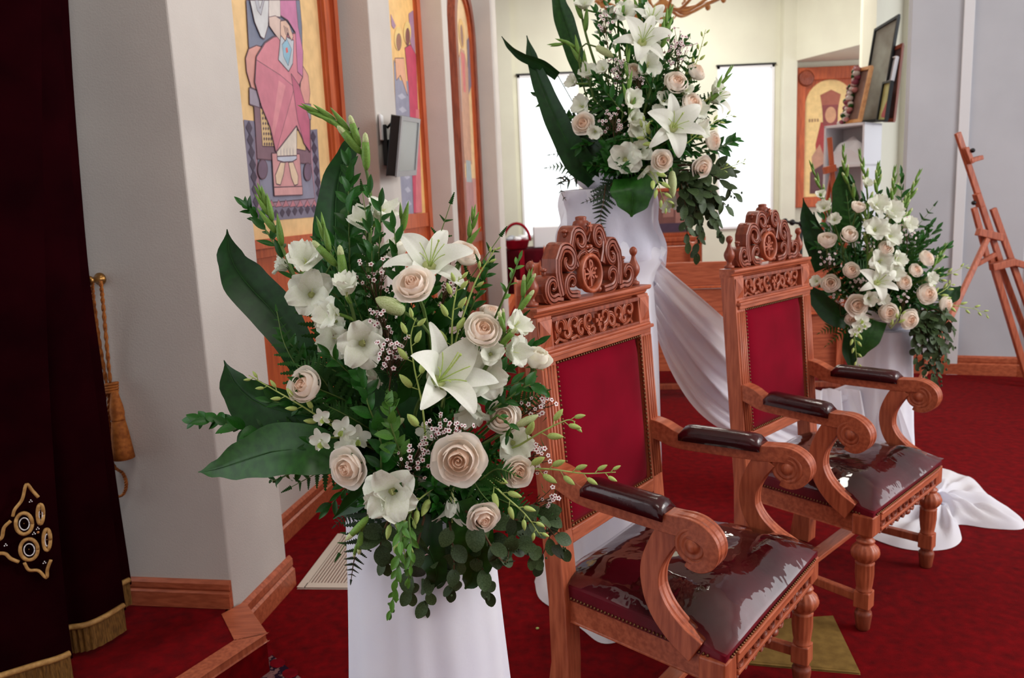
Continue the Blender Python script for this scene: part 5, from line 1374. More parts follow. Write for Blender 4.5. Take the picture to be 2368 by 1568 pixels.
def waxf(A, x, y, rad, n, label, d=None, base=None, sz=6.4):
    root = A.root('waxflower_sprig', label, 'waxflower', 'waxflowers'); c = A.pt(x, y, d) - root.location; u_ = A.pt(x, y, d).y / FPX; b0 = (A.pt(*base, d) - root.location) if base else c * .6
    tw = MB(); bl = MB(); nd = MB()
    for i in range(n):
        o = Vector((rnd.gauss(0, .42), rnd.uniform(-.9, .25), rnd.gauss(0, .42))) * (rad * u_); p = c + o; j = b0.lerp(c, rnd.uniform(.3, .9)) + o * .25
        tw.tube(bez(j, (j + p) / 2 + Vector((0, 0, -.004)), p, 3), .0008, 4)
        a = (Vector((o.x, -rad * u_ * .9 + o.y * .3, o.z + rad * u_ * .3))).normalized(); B = basis_z(a, rnd.uniform(0, 1)); s_ = sz * u_ * rnd.uniform(.8, 1.15)
        for k in range(5):
            A_ = k * 2 * pi / 5; q = [(.15, -.16), (.62, -.40), (1.0, 0), (.62, .40), (.15, .16)]
            bl.add([p + B @ Vector((u * cos(A_) - v * sin(A_), u * sin(A_) + v * cos(A_), .12 * u)) * s_ for u, v in q], [(0, 1, 2, 3, 4)], 0)
        bl.add([p + B @ Vector((.36 * cos(k * pi / 3), .36 * sin(k * pi / 3), .16)) * s_ for k in range(6)], [tuple(range(6))], 1)
    for i in range(n * 2):
        j = b0.lerp(c, rnd.uniform(-.1, 1.05)) + Vector((rnd.gauss(0, .5), rnd.gauss(0, .4), rnd.gauss(0, .5))) * (rad * u_ * .7); e = Vector((rnd.gauss(0, 1), rnd.gauss(0, .6), rnd.gauss(.6, .8))).normalized() * (rad * .38 * u_)
        nd.tube([j, j + e], lambda t: .0011 * (1 - .8 * t), 3)
    tw.tube([b0 * .3, b0, c], .0015, 5); tw.build('twigs', 'stem_brown', root); tag(bl.build('blossoms', ['wax_petal', 'wax_centre'], root, smooth=False), kind='stuff'); tag(nd.build('needles', 'leaf_fern', root), kind='stuff'); return root
def spray(A, pts, label, n=8, bl=26, d=None, side=1.0, blossoms=()):
    root = A.root('orchid_spray', label, 'orchid', 'orchid sprays'); W_ = [A.pt(q[0], q[1], q[2] if len(q) > 2 else d) for q in pts]
    P = [p - root.location for p in catmull(W_, 6)]; m_ = len(P); u_ = W_[-1].y / FPX
    m = MB(); m.tube([P[0] * .5] + P, lambda t: .0022 * (1 - .6 * t), 5); m.build('stem', 'lime', root)
    for i in range(n):
        t = .12 + .88 * i / max(1, n - 1); k = min(m_ - 2, int(t * (m_ - 1))); p = P[k]; T = (P[k + 1] - P[k]).normalized(); S = T.cross(Vector((0, -1, 0))).normalized() * (1 if i % 2 else -1)
        s_ = bl * u_ * (1.15 - .6 * t); o = (S * side + T * .7 + Vector((0, -.4, 0))).normalized(); e = p + o * s_ * .45
        m = MB(); m.tube([p, e], .0009, 4); b = m.build('stalk', 'lime', root); link('bud', OBUD, root, mt=TR(e, basis_z(o * .6 + T * .5), s_))
    for (x, y, s_, am) in blossoms:
        q = A.pt(x, y, d) - root.location; link('blossom', DEN, root, mt=TR(q, basis(Vector((rnd.uniform(-.3, .3), 0, 1)), aimv(am)), s_ * u_ * .5))
    return root
def den(A, x, y, s_, am, label, d=None):
    root = A.root('orchid_blossom', label, 'orchid', 'orchid blossoms'); p = A.pt(x, y, d) - root.location
    link('blossom', DEN, root, mt=TR(p, basis(Vector((rnd.uniform(-.5, .5), 0, 1)), aimv(am)), s_ * A.Y0 / FPX * .5)); stem(root, p, aimv(am), .002, 'lime'); return root
def floretone(A, x, y, s_, am, vr, label, d=None, red=False):
    root = A.root('gladiolus_blossom', label, 'gladiolus', 'single gladiolus blossoms'); q = A.pt(x, y, d) - root.location; a = aimv(am); L = s_ * A.Y0 / FPX * .72
    f = link('floret', FLO[vr], root, mt=TR(q - a * (L * .35), basis_z(a, rnd.uniform(0, 6)), L)); stem(root, q - a * (L * .5), a, .0035)
    if red:
        m = MB()
        for k in (0, 1): m.tube([(.10, .05 * (2 * k - 1), .16), (.2, .08 * (2 * k - 1), .34)], .035, 6)
        m.build('throat_mark', 'throat_red', f)
    return root
def fillers(A, n, ll, rr=(.35, .92), kinds=('ruscus', 'ruscus', 'fern'), label='', depth=(.2, .85), nl=12, ymax=9e9):
    for i in range(n):
        for _ in range(30):
            a = rnd.uniform(0, 2 * pi); q = rnd.uniform(*rr) ** .6; x, y = A.c[0] + A.rx * q * cos(a), A.c[1] + A.ry * q * sin(a)
            if y < ymax: break
        k = kinds[i % len(kinds)]; t = A.pt(x, y, None, rnd.uniform(*depth)); d1 = A.Y0 - t.y
        bx, by = A.c[0] + (x - A.c[0]) * .25, A.c[1] + (y - A.c[1]) * .25 + A.ry * .18
        pts = [(bx, by, d1 * .35), ((bx + x) / 2 + rnd.uniform(-20, 20), (by + y) / 2, d1 * .8), (x, y, d1)]
        if k == 'fern': fern(A, pts, ll * 1.5, 'dark green leather fern frond tucked among the %s bouquet flowers' % A.word, 10)
        else: sprig(A, pts, 'glossy dark green ruscus sprig tucked among the %s bouquet flowers' % A.word, nl, ll, k)
# ------------------------------------------------------------------ the nearest bouquet
N = Arr('nearest', 1.62, (905, 850), 400, 560, .24, (NP.x + .02, 1.62, .90))
def holder(ped, A, z, r, label):
    t = thing('flower_bowl', label, 'bowl', (ped.location.x, ped.location.y, z)); m = MB()
    m.lathe([(r * .7, 0), (r * .95, .03), (r, .085), (r * .94, .088), (r * .9, .06)], 28); m.build('bowl', 'pedestal_white', t)
    m = MB(); m.lathe([(r * .85, .05), (r * .8, .12), (r * .4, .16), (.01, .165)], 24); m.build('foam', 'foam', t)
holder(pedN, N, .868, .12, 'low bowl of green foam hidden under the nearest bouquet')
# broad leaves
blade(N, [(735, 905, .02, 26), (690, 810, .0, 42), (635, 725, -.03, 52), (570, 655, -.05, 50), (533, 595, -.06, 30), (525, 530, -.06, 1)], 'dark glossy broad leaf rising at upper left of nearest bouquet', 'leaf_ti', .3)
blade(N, [(740, 965, .06, 30), (660, 952, .05, 60), (590, 930, .04, 58), (545, 890, .03, 36), (518, 833, .02, 1)], 'dark broad leaf with curled tip pointing left, middle of three', 'leaf_ti', .35, .35)
blade(N, [(800, 1075, .14, 30), (720, 1045, .14, 62), (640, 1042, .12, 66), (560, 1065, .1, 46), (500, 1085, .08, 20), (458, 1092, .07, 1)], 'wide green leaf lying lowest at left of nearest bouquet', 'leaf_broad', .22, -.25)
blade(N, [(800, 760, -.06, 60), (785, 640, -.1, 62), (775, 540, -.12, 50), (780, 430, -.13, 36), (805, 350, -.13, 20), (830, 295, -.13, 1)], 'tall upright dark leaf behind gladioli in nearest bouquet', 'leaf_ti', .25)
blade(N, [(1060, 1160, .2, 40), (1085, 1225, .2, 56), (1100, 1290, .19, 44), (1090, 1340, .18, 22), (1075, 1362, .17, 2)], 'green broad leaf drooping below the roses at front', 'leaf_broad', .3)
blade(N, [(1000, 1190, .2, 26), (990, 1260, .22, 40), (1010, 1320, .22, 26), (1000, 1365, .2, 2)], 'dark leaf hanging left of the drooping broad leaf', 'leaf_ti', .3)
blade(N, [(960, 1060, .12, 40), (915, 960, .12, 60), (905, 870, .1, 50), (930, 790, .1, 4)], 'dark leaf deep in the middle of the nearest bouquet', 'leaf_ti', .3)
blade(N, [(930, 1000, .1, 20), (955, 880, .12, 34), (958, 780, .14, 26), (965, 700, .14, 3)], 'narrow dark leaf below the upper blush rose', 'leaf_ruscus', .3)
blade(N, [(930, 1130, .16, 26), (870, 1125, .17, 36), (820, 1160, .17, 24), (770, 1200, .16, 2)], 'dark leaf pointing down left under the lower left rose', 'leaf_ti', .3)
blade(N, [(1000, 760, .1, 14), (1035, 725, .12, 22), (1060, 690, .12, 14), (1085, 655, .12, 1)], 'slim green leaf above the central lily', 'leaf_ruscus', .3)
# roses
rose(N, 956, 660, 88, (-.15, .62, .75), 'open', 'blush rose right below the topmost open lily')
rose(N, 1075, 590, 70, (.45, .7, .5), 'half', 'blush rose partly behind right petals of topmost lily', .06)
rose(N, 1116, 766, 84, (.25, .55, .8), 'half', 'creamy rose at upper right above the white gladiolus cluster')
rose(N, 1136, 728, 58, (.3, .7, .3), 'half', 'pale pink rose peeking out behind the upper right rose', .05)
rose(N, 1240, 835, 70, (.35, .85, .35), 'bud', 'creamy white rose bud sticking out over the near throne', .12, 'cream')
rose(N, 708, 893, 84, (-.35, .45, .85), 'half', 'pale blush rose at left above the orchid buds', .16)
rose(N, 808, 1082, 92, (-.4, .05, .9), 'open', 'blush rose at lower left beside the wide green leaf', .2)
rose(N, 1062, 1062, 118, (-.05, .1, 1), 'open', 'largest fully open blush rose at front of nearest bouquet', .26, tw=.3)
rose(N, 1165, 968, 80, (-.1, .5, .85), 'half', 'blush rose at right between lily cluster and fern', .17)
rose(N, 1197, 1090, 70, (.3, .1, .95), 'open', 'blush rose at right half covered by a fern tip', .18)
rose(N, 1117, 1195, 76, (.25, -.25, .9), 'open', 'lowest blush rose hanging over the drooping broad leaf', .24)
rose(N, 915, 580, 66, (-.1, .9, .2), 'bud', 'closed white rose under left petal of topmost lily', .04, 'cream')
# lilies
lily(N, 992, 628, 124, (.2, .72, .66), 'wide', 'topmost open white lily of the nearest bouquet', .13, R(20))
lily(N, 1003, 892, 165, (.55, .55, .62), 'mid', 'large central white lily with one tall upright petal', .2, R(75))
lily(N, 1045, 1150, 80, (-.1, -.9, .5), 'trumpet', 'white lily hanging beneath the largest rose', .2, R(10))
budstick(N, 935, 722, 868, 690, 'fat green and cream lily bud left of upper rose', .16, wf=1.6)
budstick(N, 1195, 985, 1245, 960, 'slim lime lily bud beside right hand rose', .18, wf=1.1)
budstick(N, 905, 985, 935, 968, 'small pale bud in the dark centre of nearest bouquet', .15, wf=1.6)
# gladioli
glad(N, [(860, 900, .1), (850, 640, .04), (858, 480, .02), (846, 390, .02), (818, 320, .02), (775, 280, .02), (716, 254, .02)], [(845, 512, 74, (-.3, .7, .6), 2), (882, 490, 78, (.35, .75, .4), 1)], 'tallest gladiolus with curved tip in nearest bouquet', .55, 10, 82, .04, tips=3)
glad(N, [(840, 900, .12), (820, 740, .15), (790, 640, .14), (757, 570, .13), (748, 525, .13)], [(800, 665, 66, (.1, .9, .4), 2), (838, 795, 100, (.2, .1, .95), 0), (765, 725, 70, (-.6, .2, .7), 1)], 'central gladiolus with green buds left of upper rose', .5, 5, 88, .17, tips=2)
glad(N, [(820, 920, .1), (720, 720, .08), (660, 590, .06), (625, 500, .05), (605, 448, .05)], [(708, 602, 82, (.1, .6, .6), 1), (718, 678, 96, (.1, .35, .85), 0), (772, 745, 78, (-.2, -.2, .9), 1)], 'leaning gladiolus at upper left of nearest bouquet', .62, 7, 74, .12)
glad(N, [(1110, 900, .15), (1165, 800, .14), (1195, 730, .13), (1215, 670, .12), (1225, 640, .12)], [(1195, 752, 64, (.6, .5, .5), 1), (1188, 812, 72, (.7, .1, .6), 1), (1115, 868, 100, (.25, .2, .95), 0), (1092, 950, 76, (-.1, -.7, .7), 1)], 'gladiolus at right edge in front of throne finial', .6, 5, 60, .17, tips=3)
glad(N, [(1000, 720, .04), (1060, 610, .02), (1088, 540, .01), (1097, 490, .01)], [], 'thin green gladiolus tip right of topmost lily', .6, 5, 56)
glad(N, [(925, 700, .0), (930, 560, .0), (927, 490, .0)], [], 'small green gladiolus tip between topmost lily and tall leaf', .75, 2, 70)
glad(N, [(1090, 900, .16), (1160, 790, .19), (1165, 735, .19)], [], 'short gladiolus with white tipped buds by upper right rose', .55, 3, 66, tips=3)
glad(N, [(900, 1100, .2), (860, 1180, .24), (835, 1230, .24), (823, 1270, .23)], [(905, 1140, 108, (-.05, .15, 1), 3), (878, 1160, 64, (-.4, -.1, .9), 2)], 'lowest gladiolus with ruffled white bloom pointing down', .5, 3, 76, .25, tips=3)
floretone(N, 778, 785, 84, (-.1, -.1, 1), 1, 'white gladiolus blossom with dark red throat marks', .13, True)
floretone(N, 848, 868, 70, (.2, -.85, .5), 2, 'white blossom hanging under the front gladiolus', .15)
floretone(N, 1188, 1025, 84, (.2, .2, .9), 1, 'white blossom between the two right hand roses', .15)
floretone(N, 1135, 818, 58, (.1, .3, .9), 2, 'small cream blossom just under upper right rose', .2)
floretone(N, 655, 615, 50, (-.7, .3, .3), 2, 'white blossom at far upper left behind ruscus', .02)
floretone(N, 985, 1125, 60, (-.4, -.3, .8), 1, 'white blossom between ruffled bloom and largest rose', .17)
for i, (x, y, s_, am, lb) in enumerate(((742, 1018, 58, (-.3, 0, 1), 'white orchid blossom above left leaf'), (745, 965, 44, (-.3, .4, .8), 'half open orchid blossom over the left leaf'), (795, 992, 60, (-.1, .3, 1), 'white orchid blossom, upper of the lower left cluster'), (828, 1012, 60, (.2, 0, 1), 'white orchid blossom, right one of lower left cluster'), (800, 1032, 56, (-.1, -.2, 1), 'white orchid blossom touching the lower left rose'), (985, 1000, 50, (-.2, 0, 1), 'greenish orchid blossom by the central waxflower'))):
    den(N, x, y, s_, am, lb, .17)
# orchid bud sprays
spray(N, [(770, 985, .14), (700, 940, .16), (640, 905, .16), (575, 868, .15)], 'orchid bud spray reaching left over the dark leaf', 9, 30)
spray(N, [(985, 1020, .18), (975, 930, .22), (958, 850, .22), (950, 780, .22), (962, 735, .22)], 'upright orchid bud spray left of central lily', 9, 46, side=.9)
spray(N, [(1200, 1085, .16), (1270, 1085, .18), (1350, 1095, .2), (1424, 1092, .2)], 'long orchid bud spray reaching right across throne arm', 9, 40)
spray(N, [(1200, 1030, .16), (1260, 995, .18), (1310, 972, .18), (1330, 975, .18)], 'short orchid bud spray against red velvet back', 6, 42)
spray(N, [(1110, 1090, .2), (1160, 1140, .22), (1215, 1190, .22), (1250, 1240, .2)], 'orchid bud spray drooping at lower right', 9, 38)
spray(N, [(900, 1170, .24), (915, 1215, .25), (930, 1255, .25), (938, 1290, .24)], 'orchid bud spray hanging below the ruffled bloom', 7, 36)
spray(N, [(1045, 830, .16), (1046, 740, .18), (1054, 680, .18), (1062, 640, .18)], 'upright lime bud spray above the central lily', 8, 38)
spray(N, [(1060, 760, .1), (1100, 650, .1), (1130, 600, .1), (1146, 573, .1)], 'thin bud spray at upper right of nearest bouquet', 6, 22)
spray(N, [(1000, 1130, .2), (960, 1165, .23), (948, 1200, .23)], 'few lime buds right of ruffled bloom', 5, 44)
# waxflowers
waxf(N, 910, 818, 52, 46, 'dense pink waxflower cluster left of central lily', .2, (900, 900)); waxf(N, 1028, 985, 46, 36, 'waxflower cluster right above the largest rose', .22, (1010, 1040)); waxf(N, 962, 1055, 52, 36, 'waxflower cluster left of the largest rose', .2, (930, 1110))
waxf(N, 862, 640, 56, 22, 'loose waxflower sprig left of upper blush rose', .12, (880, 740)); waxf(N, 885, 735, 50, 18, 'loose waxflower sprig under the fat lily bud', .15, (900, 800)); waxf(N, 1250, 935, 46, 20, 'brown waxflower twig below the sticking out rose bud', .14, (1180, 980))
waxf(N, 1240, 1050, 56, 18, 'feathery waxflower twigs at right edge near velvet', .14, (1180, 1080)); waxf(N, 1040, 650, 46, 16, 'waxflower twigs just under topmost lily', .09, (1010, 740)); waxf(N, 1275, 1150, 40, 10, 'thin waxflower twig in front of throne arm', .1, (1200, 1180)); waxf(N, 960, 1240, 50, 12, 'small waxflower twig hanging at lower centre', .2, (950, 1150))
# greenery
sprig(N, [(720, 720, .02), (655, 600, .02), (600, 510, .0), (568, 478, .0)], 'dark ruscus sprig at far upper left tip', 22, 50, 'ruscus')
sprig(N, [(640, 990, .05), (560, 990, .06), (500, 975, .05), (452, 972, .04)], 'small leaved sprig reaching far left over the plaster', 22, 58, 'ruscus', width=1.4)
sprig(N, [(810, 760, .0), (808, 600, .02), (806, 470, .02), (805, 380, .0)], 'tall ruscus sprig beside the tall upright leaf', 34, 62, 'ruscus', width=1.15)
sprig(N, [(760, 800, .05), (730, 690, .05), (770, 600, .05), (760, 560, .04)], 'ruscus sprig between the two left gladioli', 20, 50, 'ruscus')
sprig(N, [(880, 760, .0), (870, 640, .0), (845, 540, .0), (830, 480, .0)], 'ruscus sprig behind the white gladiolus blossoms on top', 18, 52, 'ruscus')
sprig(N, [(1060, 780, .06), (1100, 690, .08), (1130, 620, .08)], 'ruscus sprig at upper right of nearest bouquet', 16, 50, 'ruscus')
sprig(N, [(1120, 960, .16), (1170, 925, .18), (1225, 890, .18), (1255, 905, .16)], 'leafy sprig under the sticking out rose bud', 14, 52, 'ruscus', width=1.2)
sprig(N, [(880, 1100, .2), (880, 1020, .2), (850, 930, .2), (840, 880, .19)], 'leafy upright sprig in centre left of nearest bouquet', 18, 66, 'ruscus', width=1.3)
sprig(N, [(930, 1060, .2), (905, 985, .21), (900, 930, .2)], 'leafy green sprig in the dark centre', 14, 56, 'fresh', width=1.4)
sprig(N, [(930, 1190, .26), (925, 1270, .29), (915, 1350, .28), (903, 1415, .26)], 'light green sprig hanging down over white drape', 22, 50, 'fresh', ang=.6, width=1.1)
sprig(N, [(945, 1200, .26), (950, 1270, .29), (945, 1340, .28)], 'second light green sprig hanging over the drape', 14, 48, 'fresh', ang=.6)
sprig(N, [(1160, 700, .08), (1185, 640, .1), (1200, 600, .1)], 'thin upright sprig near throne finial', 8, 34, 'fresh')
sprig(N, [(1150, 960, .2), (1180, 985, .22), (1175, 1010, .22)], 'little dark leaves below the right rose', 6, 34, 'ruscus')
sprig(N, [(700, 1080, .1), (650, 1105, .08), (630, 1112, .06)], 'dark leaf tips under the wide left leaf', 8, 36, 'ruscus')
for i, (pts, lb) in enumerate((([(1090, 1180, .16), (1180, 1200, .18), (1260, 1215, .18), (1300, 1270, .16)], 'farthest right'), ([(1080, 1200, .16), (1140, 1260, .2), (1200, 1265, .2)], 'beside the lowest rose'), ([(1060, 1220, .16), (1110, 1300, .19), (1130, 1370, .18)], 'right of the drooping leaf'), ([(1000, 1220, .18), (995, 1310, .2), (985, 1400, .18)], 'lowest over the drape'), ([(1020, 1200, .14), (1040, 1280, .16), (1030, 1340, .16)], 'behind the drooping leaf'), ([(1150, 1150, .1), (1230, 1190, .1), (1280, 1200, .1), (1250, 1300, .08)], 'against the throne post'), ([(930, 1220, .1), (900, 1300, .13), (905, 1360, .13)], 'at the lower left over the drape'), ([(1100, 1160, .12), (1190, 1230, .12), (1235, 1290, .1)], 'between lowest rose and throne'), ([(980, 1200, .22), (960, 1280, .24), (945, 1330, .23), (950, 1370, .22)], 'right of the hanging light green sprigs'), ([(1040, 1210, .22), (1050, 1300, .23), (1045, 1360, .22)], 'left of the drooping leaf'), ([(1100, 1200, .24), (1140, 1270, .24), (1170, 1300, .23), (1180, 1240, .22)], 'curving right under the lowest rose'), ([(900, 1200, .2), (880, 1250, .23), (890, 1300, .22)], 'short one under the ruffled bloom'))):
    sprig(N, pts, 'grey green seeded eucalyptus branch ' + lb, 9, 64, 'euc', name='eucalyptus_branch', seeds=24, width=1.1, stemm='stem_brown', cat='eucalyptus', grp='eucalyptus')
for pts, w_, k, lb in (([(880, 1140, .15), (840, 1210, .18), (820, 1290, .18), (812, 1340, .17)], 62, 'dark', 'dark fern frond hanging at lower left over the drape'), ([(860, 1130, .12), (810, 1180, .14), (775, 1215, .13)], 50, 'dark', 'dark fern frond pointing down left'), ([(780, 960, .1), (710, 880, .1), (660, 800, .09), (640, 720, .05)], 70, 'fern', 'leather fern frond beside the upper left leaf'), ([(800, 960, .12), (740, 870, .13), (690, 845, .12)], 66, 'fern', 'leather fern frond behind the left rose'), ([(1110, 1110, .2), (1150, 1085, .24), (1195, 1100, .25)], 50, 'fern', 'fern frond lying over the right rose'), ([(1130, 950, .12), (1210, 925, .13), (1262, 905, .12)], 50, 'fern', 'fern frond reaching right against the velvet'), ([(870, 1000, .12), (800, 960, .15), (760, 940, .15)], 60, 'fern', 'fern frond over the orchid blossoms at left'), ([(1120, 1140, .14), (1190, 1170, .16), (1240, 1190, .15)], 56, 'fern', 'fern frond right of the lowest rose'), ([(840, 900, .1), (760, 850, .1), (700, 830, .08)], 70, 'fern', 'fern frond under the left gladiolus blossoms'), ([(1060, 1000, .16), (1100, 1120, .2), (1150, 1180, .19)], 60, 'fern', 'fern frond between largest and lowest rose')):
    fern(N, pts, w_, lb, 12, k)
fillers(N, 60, 62, (.08, .75), ('ruscus', 'fern', 'ruscus'), depth=(.2, .75), nl=15)
N2 = Arr('nearest', 1.62, (985, 1110), 230, 170, .27, N.C); fillers(N2, 44, 60, (.02, .8), ('ruscus', 'fern', 'ruscus'), depth=(.72, .95), nl=15)

# ------------------------------------------------------------------ the tall middle bouquet
M_ = Arr('tall', 2.98, (1490, 250), 215, 260, .30, (MP.x + .02, 2.98, 1.56))
holder(pedM, M_, 1.508, .13, 'low bowl of foam hidden under the tall bouquet')
blade(M_, [(1375, 420, .1, 20), (1335, 370, .12, 32), (1292, 290, .12, 27), (1258, 210, .1, 21), (1232, 140, .08, 13), (1218, 82, .06, 1)], 'dark upright leaf at left edge of tall bouquet', 'leaf_ti', .3)
blade(M_, [(1290, 175, .1, 12), (1255, 150, .1, 13), (1210, 132, .1, 10), (1180, 110, .1, 6), (1160, 84, .1, 1)], 'thin curled dark leaf tip farthest left of tall bouquet', 'leaf_ti', .3, .5)
blade(M_, [(1350, 200, 0, 10), (1328, 120, 0, 20), (1306, 50, 0, 22), (1292, 0, 0, 15), (1296, -50, 0, 1)], 'grey green leaf standing at top left of tall bouquet', 'leaf_broad', .3)
blade(M_, [(1455, 412, .24, 36), (1462, 440, .28, 50), (1463, 472, .28, 36), (1460, 502, .27, 2)], 'wide green leaf hanging over front of tall bouquet', 'leaf_broad', .25)
blade(M_, [(1420, 400, .1, 26), (1375, 360, .12, 34), (1345, 310, .1, 24), (1325, 260, .1, 2)], 'dark leaf in left middle of tall bouquet', 'leaf_ti', .3)
for x, y, s_, am, k, lb, d in ((1349, 286, 46, (-.3, .25, .9), 'open', 'pink rose at left of the tall bouquet', .2), (1563, 193, 52, (.15, .4, .9), 'half', 'white rose high at right of tall bouquet', .22), (1598, 240, 50, (.4, .3, .8), 'half', 'white rose below the high right rose', .2), (1530, 372, 44, (.1, .1, 1), 'open', 'small blush rose beneath the big lily of tall bouquet', .3), (1622, 386, 46, (.3, -.3, .8), 'open', 'pinkish rose low at right of tall bouquet', .2), (1608, 168, 46, (.5, .5, .5), 'half', 'pale pink rose at far upper right of tall bouquet', .1), (1646, 326, 44, (.6, .1, .7), 'half', 'pink rose at right edge of tall bouquet', .14), (1465, 165, 34, (0, .5, .9), 'half', 'small cream rose in upper centre of tall bouquet', .2)):
    rose(M_, x, y, s_, am, k, lb, d)
lily(M_, 1482, 106, 78, (.1, .45, .85), 'wide', 'upper white lily of the tall bouquet', .2, R(12)); lily(M_, 1553, 300, 88, (.1, .3, .95), 'wide', 'large white lily in right middle of tall bouquet', .3, R(40)); lily(M_, 1640, 230, 60, (.7, .2, .5), 'mid', 'white lily at right edge of tall bouquet', .1, 0)
lily(M_, 1502, 62, 60, (.1, .6, .5), 'mid', 'white lily behind the upper lily of tall bouquet', .08, R(50))
budstick(M_, 1378, 108, 1420, 132, 'pale striped lily bud at upper left of tall bouquet', .2, wf=1.1); budstick(M_, 1554, 395, 1556, 458, 'green lily bud hanging below tall bouquet', .26, wf=1.0)
glad(M_, [(1400, 320, .1), (1375, 230, .14), (1350, 160, .14), (1325, 105, .12), (1282, 102, .12)], [(1345, 245, 46, (-.5, .2, .7), 1), (1362, 170, 44, (-.2, .5, .6), 1), (1325, 190, 34, (-.6, .2, .6), 2)], 'leaning gladiolus at left of tall bouquet', .5, 7, 50, .15)
glad(M_, [(1470, 400, .2), (1458, 300, .25), (1452, 200, .24), (1450, 110, .22)], [(1462, 235, 50, (.2, .3, .9), 2), (1465, 275, 40, (.3, .1, .9), 2), (1470, 300, 44, (.3, 0, .9), 1)], 'upright central gladiolus of tall bouquet', .45, 6, 52, .26)
glad(M_, [(1490, 260, .15), (1520, 140, .15), (1538, 70, .13), (1548, 25, .12)], [(1498, 150, 56, (.2, .2, .9), 0)], 'upright gladiolus at upper right of tall bouquet', .5, 6, 52, .2)
glad(M_, [(1560, 360, .15), (1620, 270, .16), (1660, 205, .15), (1690, 160, .14)], [(1612, 255, 46, (.4, .2, .8), 1), (1655, 205, 36, (.5, .4, .5), 2)], 'leaning gladiolus at right of tall bouquet', .6, 5, 44, .16)
glad(M_, [(1440, 200, .05), (1430, 80, .05), (1432, 0, .04), (1436, -60, .03)], [(1415, 40, 44, (0, .5, .7), 1), (1445, 30, 50, (.1, .4, .8), 0), (1350, 10, 44, (-.1, .5, .7), 1)], 'tallest gladiolus leaving the top of the picture', .55, 6, 56, .06)
glad(M_, [(1400, 220, .05), (1355, 80, .05), (1340, 0, .04), (1335, -40, .04)], [], 'green gladiolus spike at upper left of tall bouquet', .4, 7, 54)
glad(M_, [(1500, 200, .05), (1485, 80, .05), (1478, 0, .04), (1476, -50, .04)], [(1520, 95, 40, (.2, .5, .6), 2)], 'green gladiolus spike at top of tall bouquet', .4, 6, 54, .05)
for x, y, s_, am, v_, lb in ((1446, 368, 66, (-.1, .05, 1), 0, 'white blossom with dark throat low in tall bouquet'), (1482, 350, 50, (.1, .2, 1), 1, 'cream blossom above the low white one'), (1480, 300, 42, (-.1, .2, .9), 1, 'cream blossom in centre of tall bouquet'), (1395, 160, 36, (-.3, .4, .7), 2, 'small white blossom at upper left of tall bouquet'), (1585, 210, 34, (.2, .4, .7), 2, 'small white blossom between right roses of tall bouquet'), (1498, 405, 44, (.1, -.3, .9), 1, 'white blossom low beside the small rose'), (1535, 232, 40, (.1, .4, .8), 1, 'white blossom below high right rose'), (1525, 265, 40, (-.2, .4, .8), 1, 'white blossom left above big lily'), (1575, 265, 36, (.3, .4, .7), 1, 'white blossom right above big lily'), (1620, 300, 44, (.5, .1, .7), 1, 'white blossom right of big lily'), (1376, 305, 36, (-.2, -.2, .9), 2, 'white blossom by the left pink rose')):
    floretone(M_, x, y, s_, am, v_, lb, .26 if y > 290 else .2)
spray(M_, [(1500, 390, .26), (1520, 420, .3), (1530, 450, .3), (1545, 480, .28)], 'lime orchid spray hanging from tall bouquet', 8, 26, blossoms=((1555, 470, 40, (.2, -.2, 1)), (1540, 480, 34, (-.2, -.3, 1))))
spray(M_, [(1520, 330, .28), (1490, 310, .3), (1495, 280, .3)], 'lime orchid buds left of the big lily', 7, 24); spray(M_, [(1590, 330, .2), (1640, 290, .2), (1700, 262, .18)], 'thin orchid twig reaching right from tall bouquet', 8, 18); spray(M_, [(1590, 200, .1), (1615, 130, .1), (1632, 68, .1)], 'thin orchid twig standing at upper right', 8, 18); spray(M_, [(1640, 400, .1), (1690, 385, .1), (1725, 372, .1)], 'wispy twig reaching right at low right of tall bouquet', 7, 12)
for x, y, r_, n_, lb in ((1416, 278, 40, 34, 'pink waxflower cluster right of left pink rose'), (1430, 160, 34, 26, 'waxflower cluster in upper left of tall bouquet'), (1476, 182, 26, 16, 'waxflower bits right of central gladiolus'), (1567, 95, 34, 22, 'brown waxflower twigs at upper right of tall bouquet'), (1400, 50, 30, 16, 'waxflower twigs near top of tall bouquet'), (1565, 130, 30, 16, 'waxflower twigs above high right rose')):
    waxf(M_, x, y, r_, n_, lb, .2, (x + 4, y + 50), sz=4.2)
for pts, lb in (([(1420, 200, .08), (1390, 100, .08), (1380, 30, .06)], 'ruscus sprig at upper left of tall bouquet'), ([(1430, 150, .1), (1410, 60, .08), (1405, -10, .06)], 'ruscus sprig leaving top of picture'), ([(1500, 130, .1), (1490, 50, .08), (1487, 0, .06)], 'ruscus sprig right of the top gladiolus'), ([(1360, 330, .1), (1290, 260, .08), (1245, 225, .06)], 'ruscus sprig crossing the left edge leaf'), ([(1640, 350, .1), (1680, 335, .1), (1700, 325, .08)], 'ruscus tip at right edge of tall bouquet'), ([(1500, 340, .28), (1520, 300, .3), (1515, 275, .3)], 'little dark leaves left of big lily'), ([(1400, 400, .2), (1410, 370, .24), (1400, 340, .22)], 'leafy sprig low at left of tall bouquet'), ([(1440, 260, .2), (1400, 210, .2), (1380, 180, .2)], 'ruscus sprig in left centre of tall bouquet')):
    sprig(M_, pts, lb, 18, 34, 'ruscus', width=1.2)
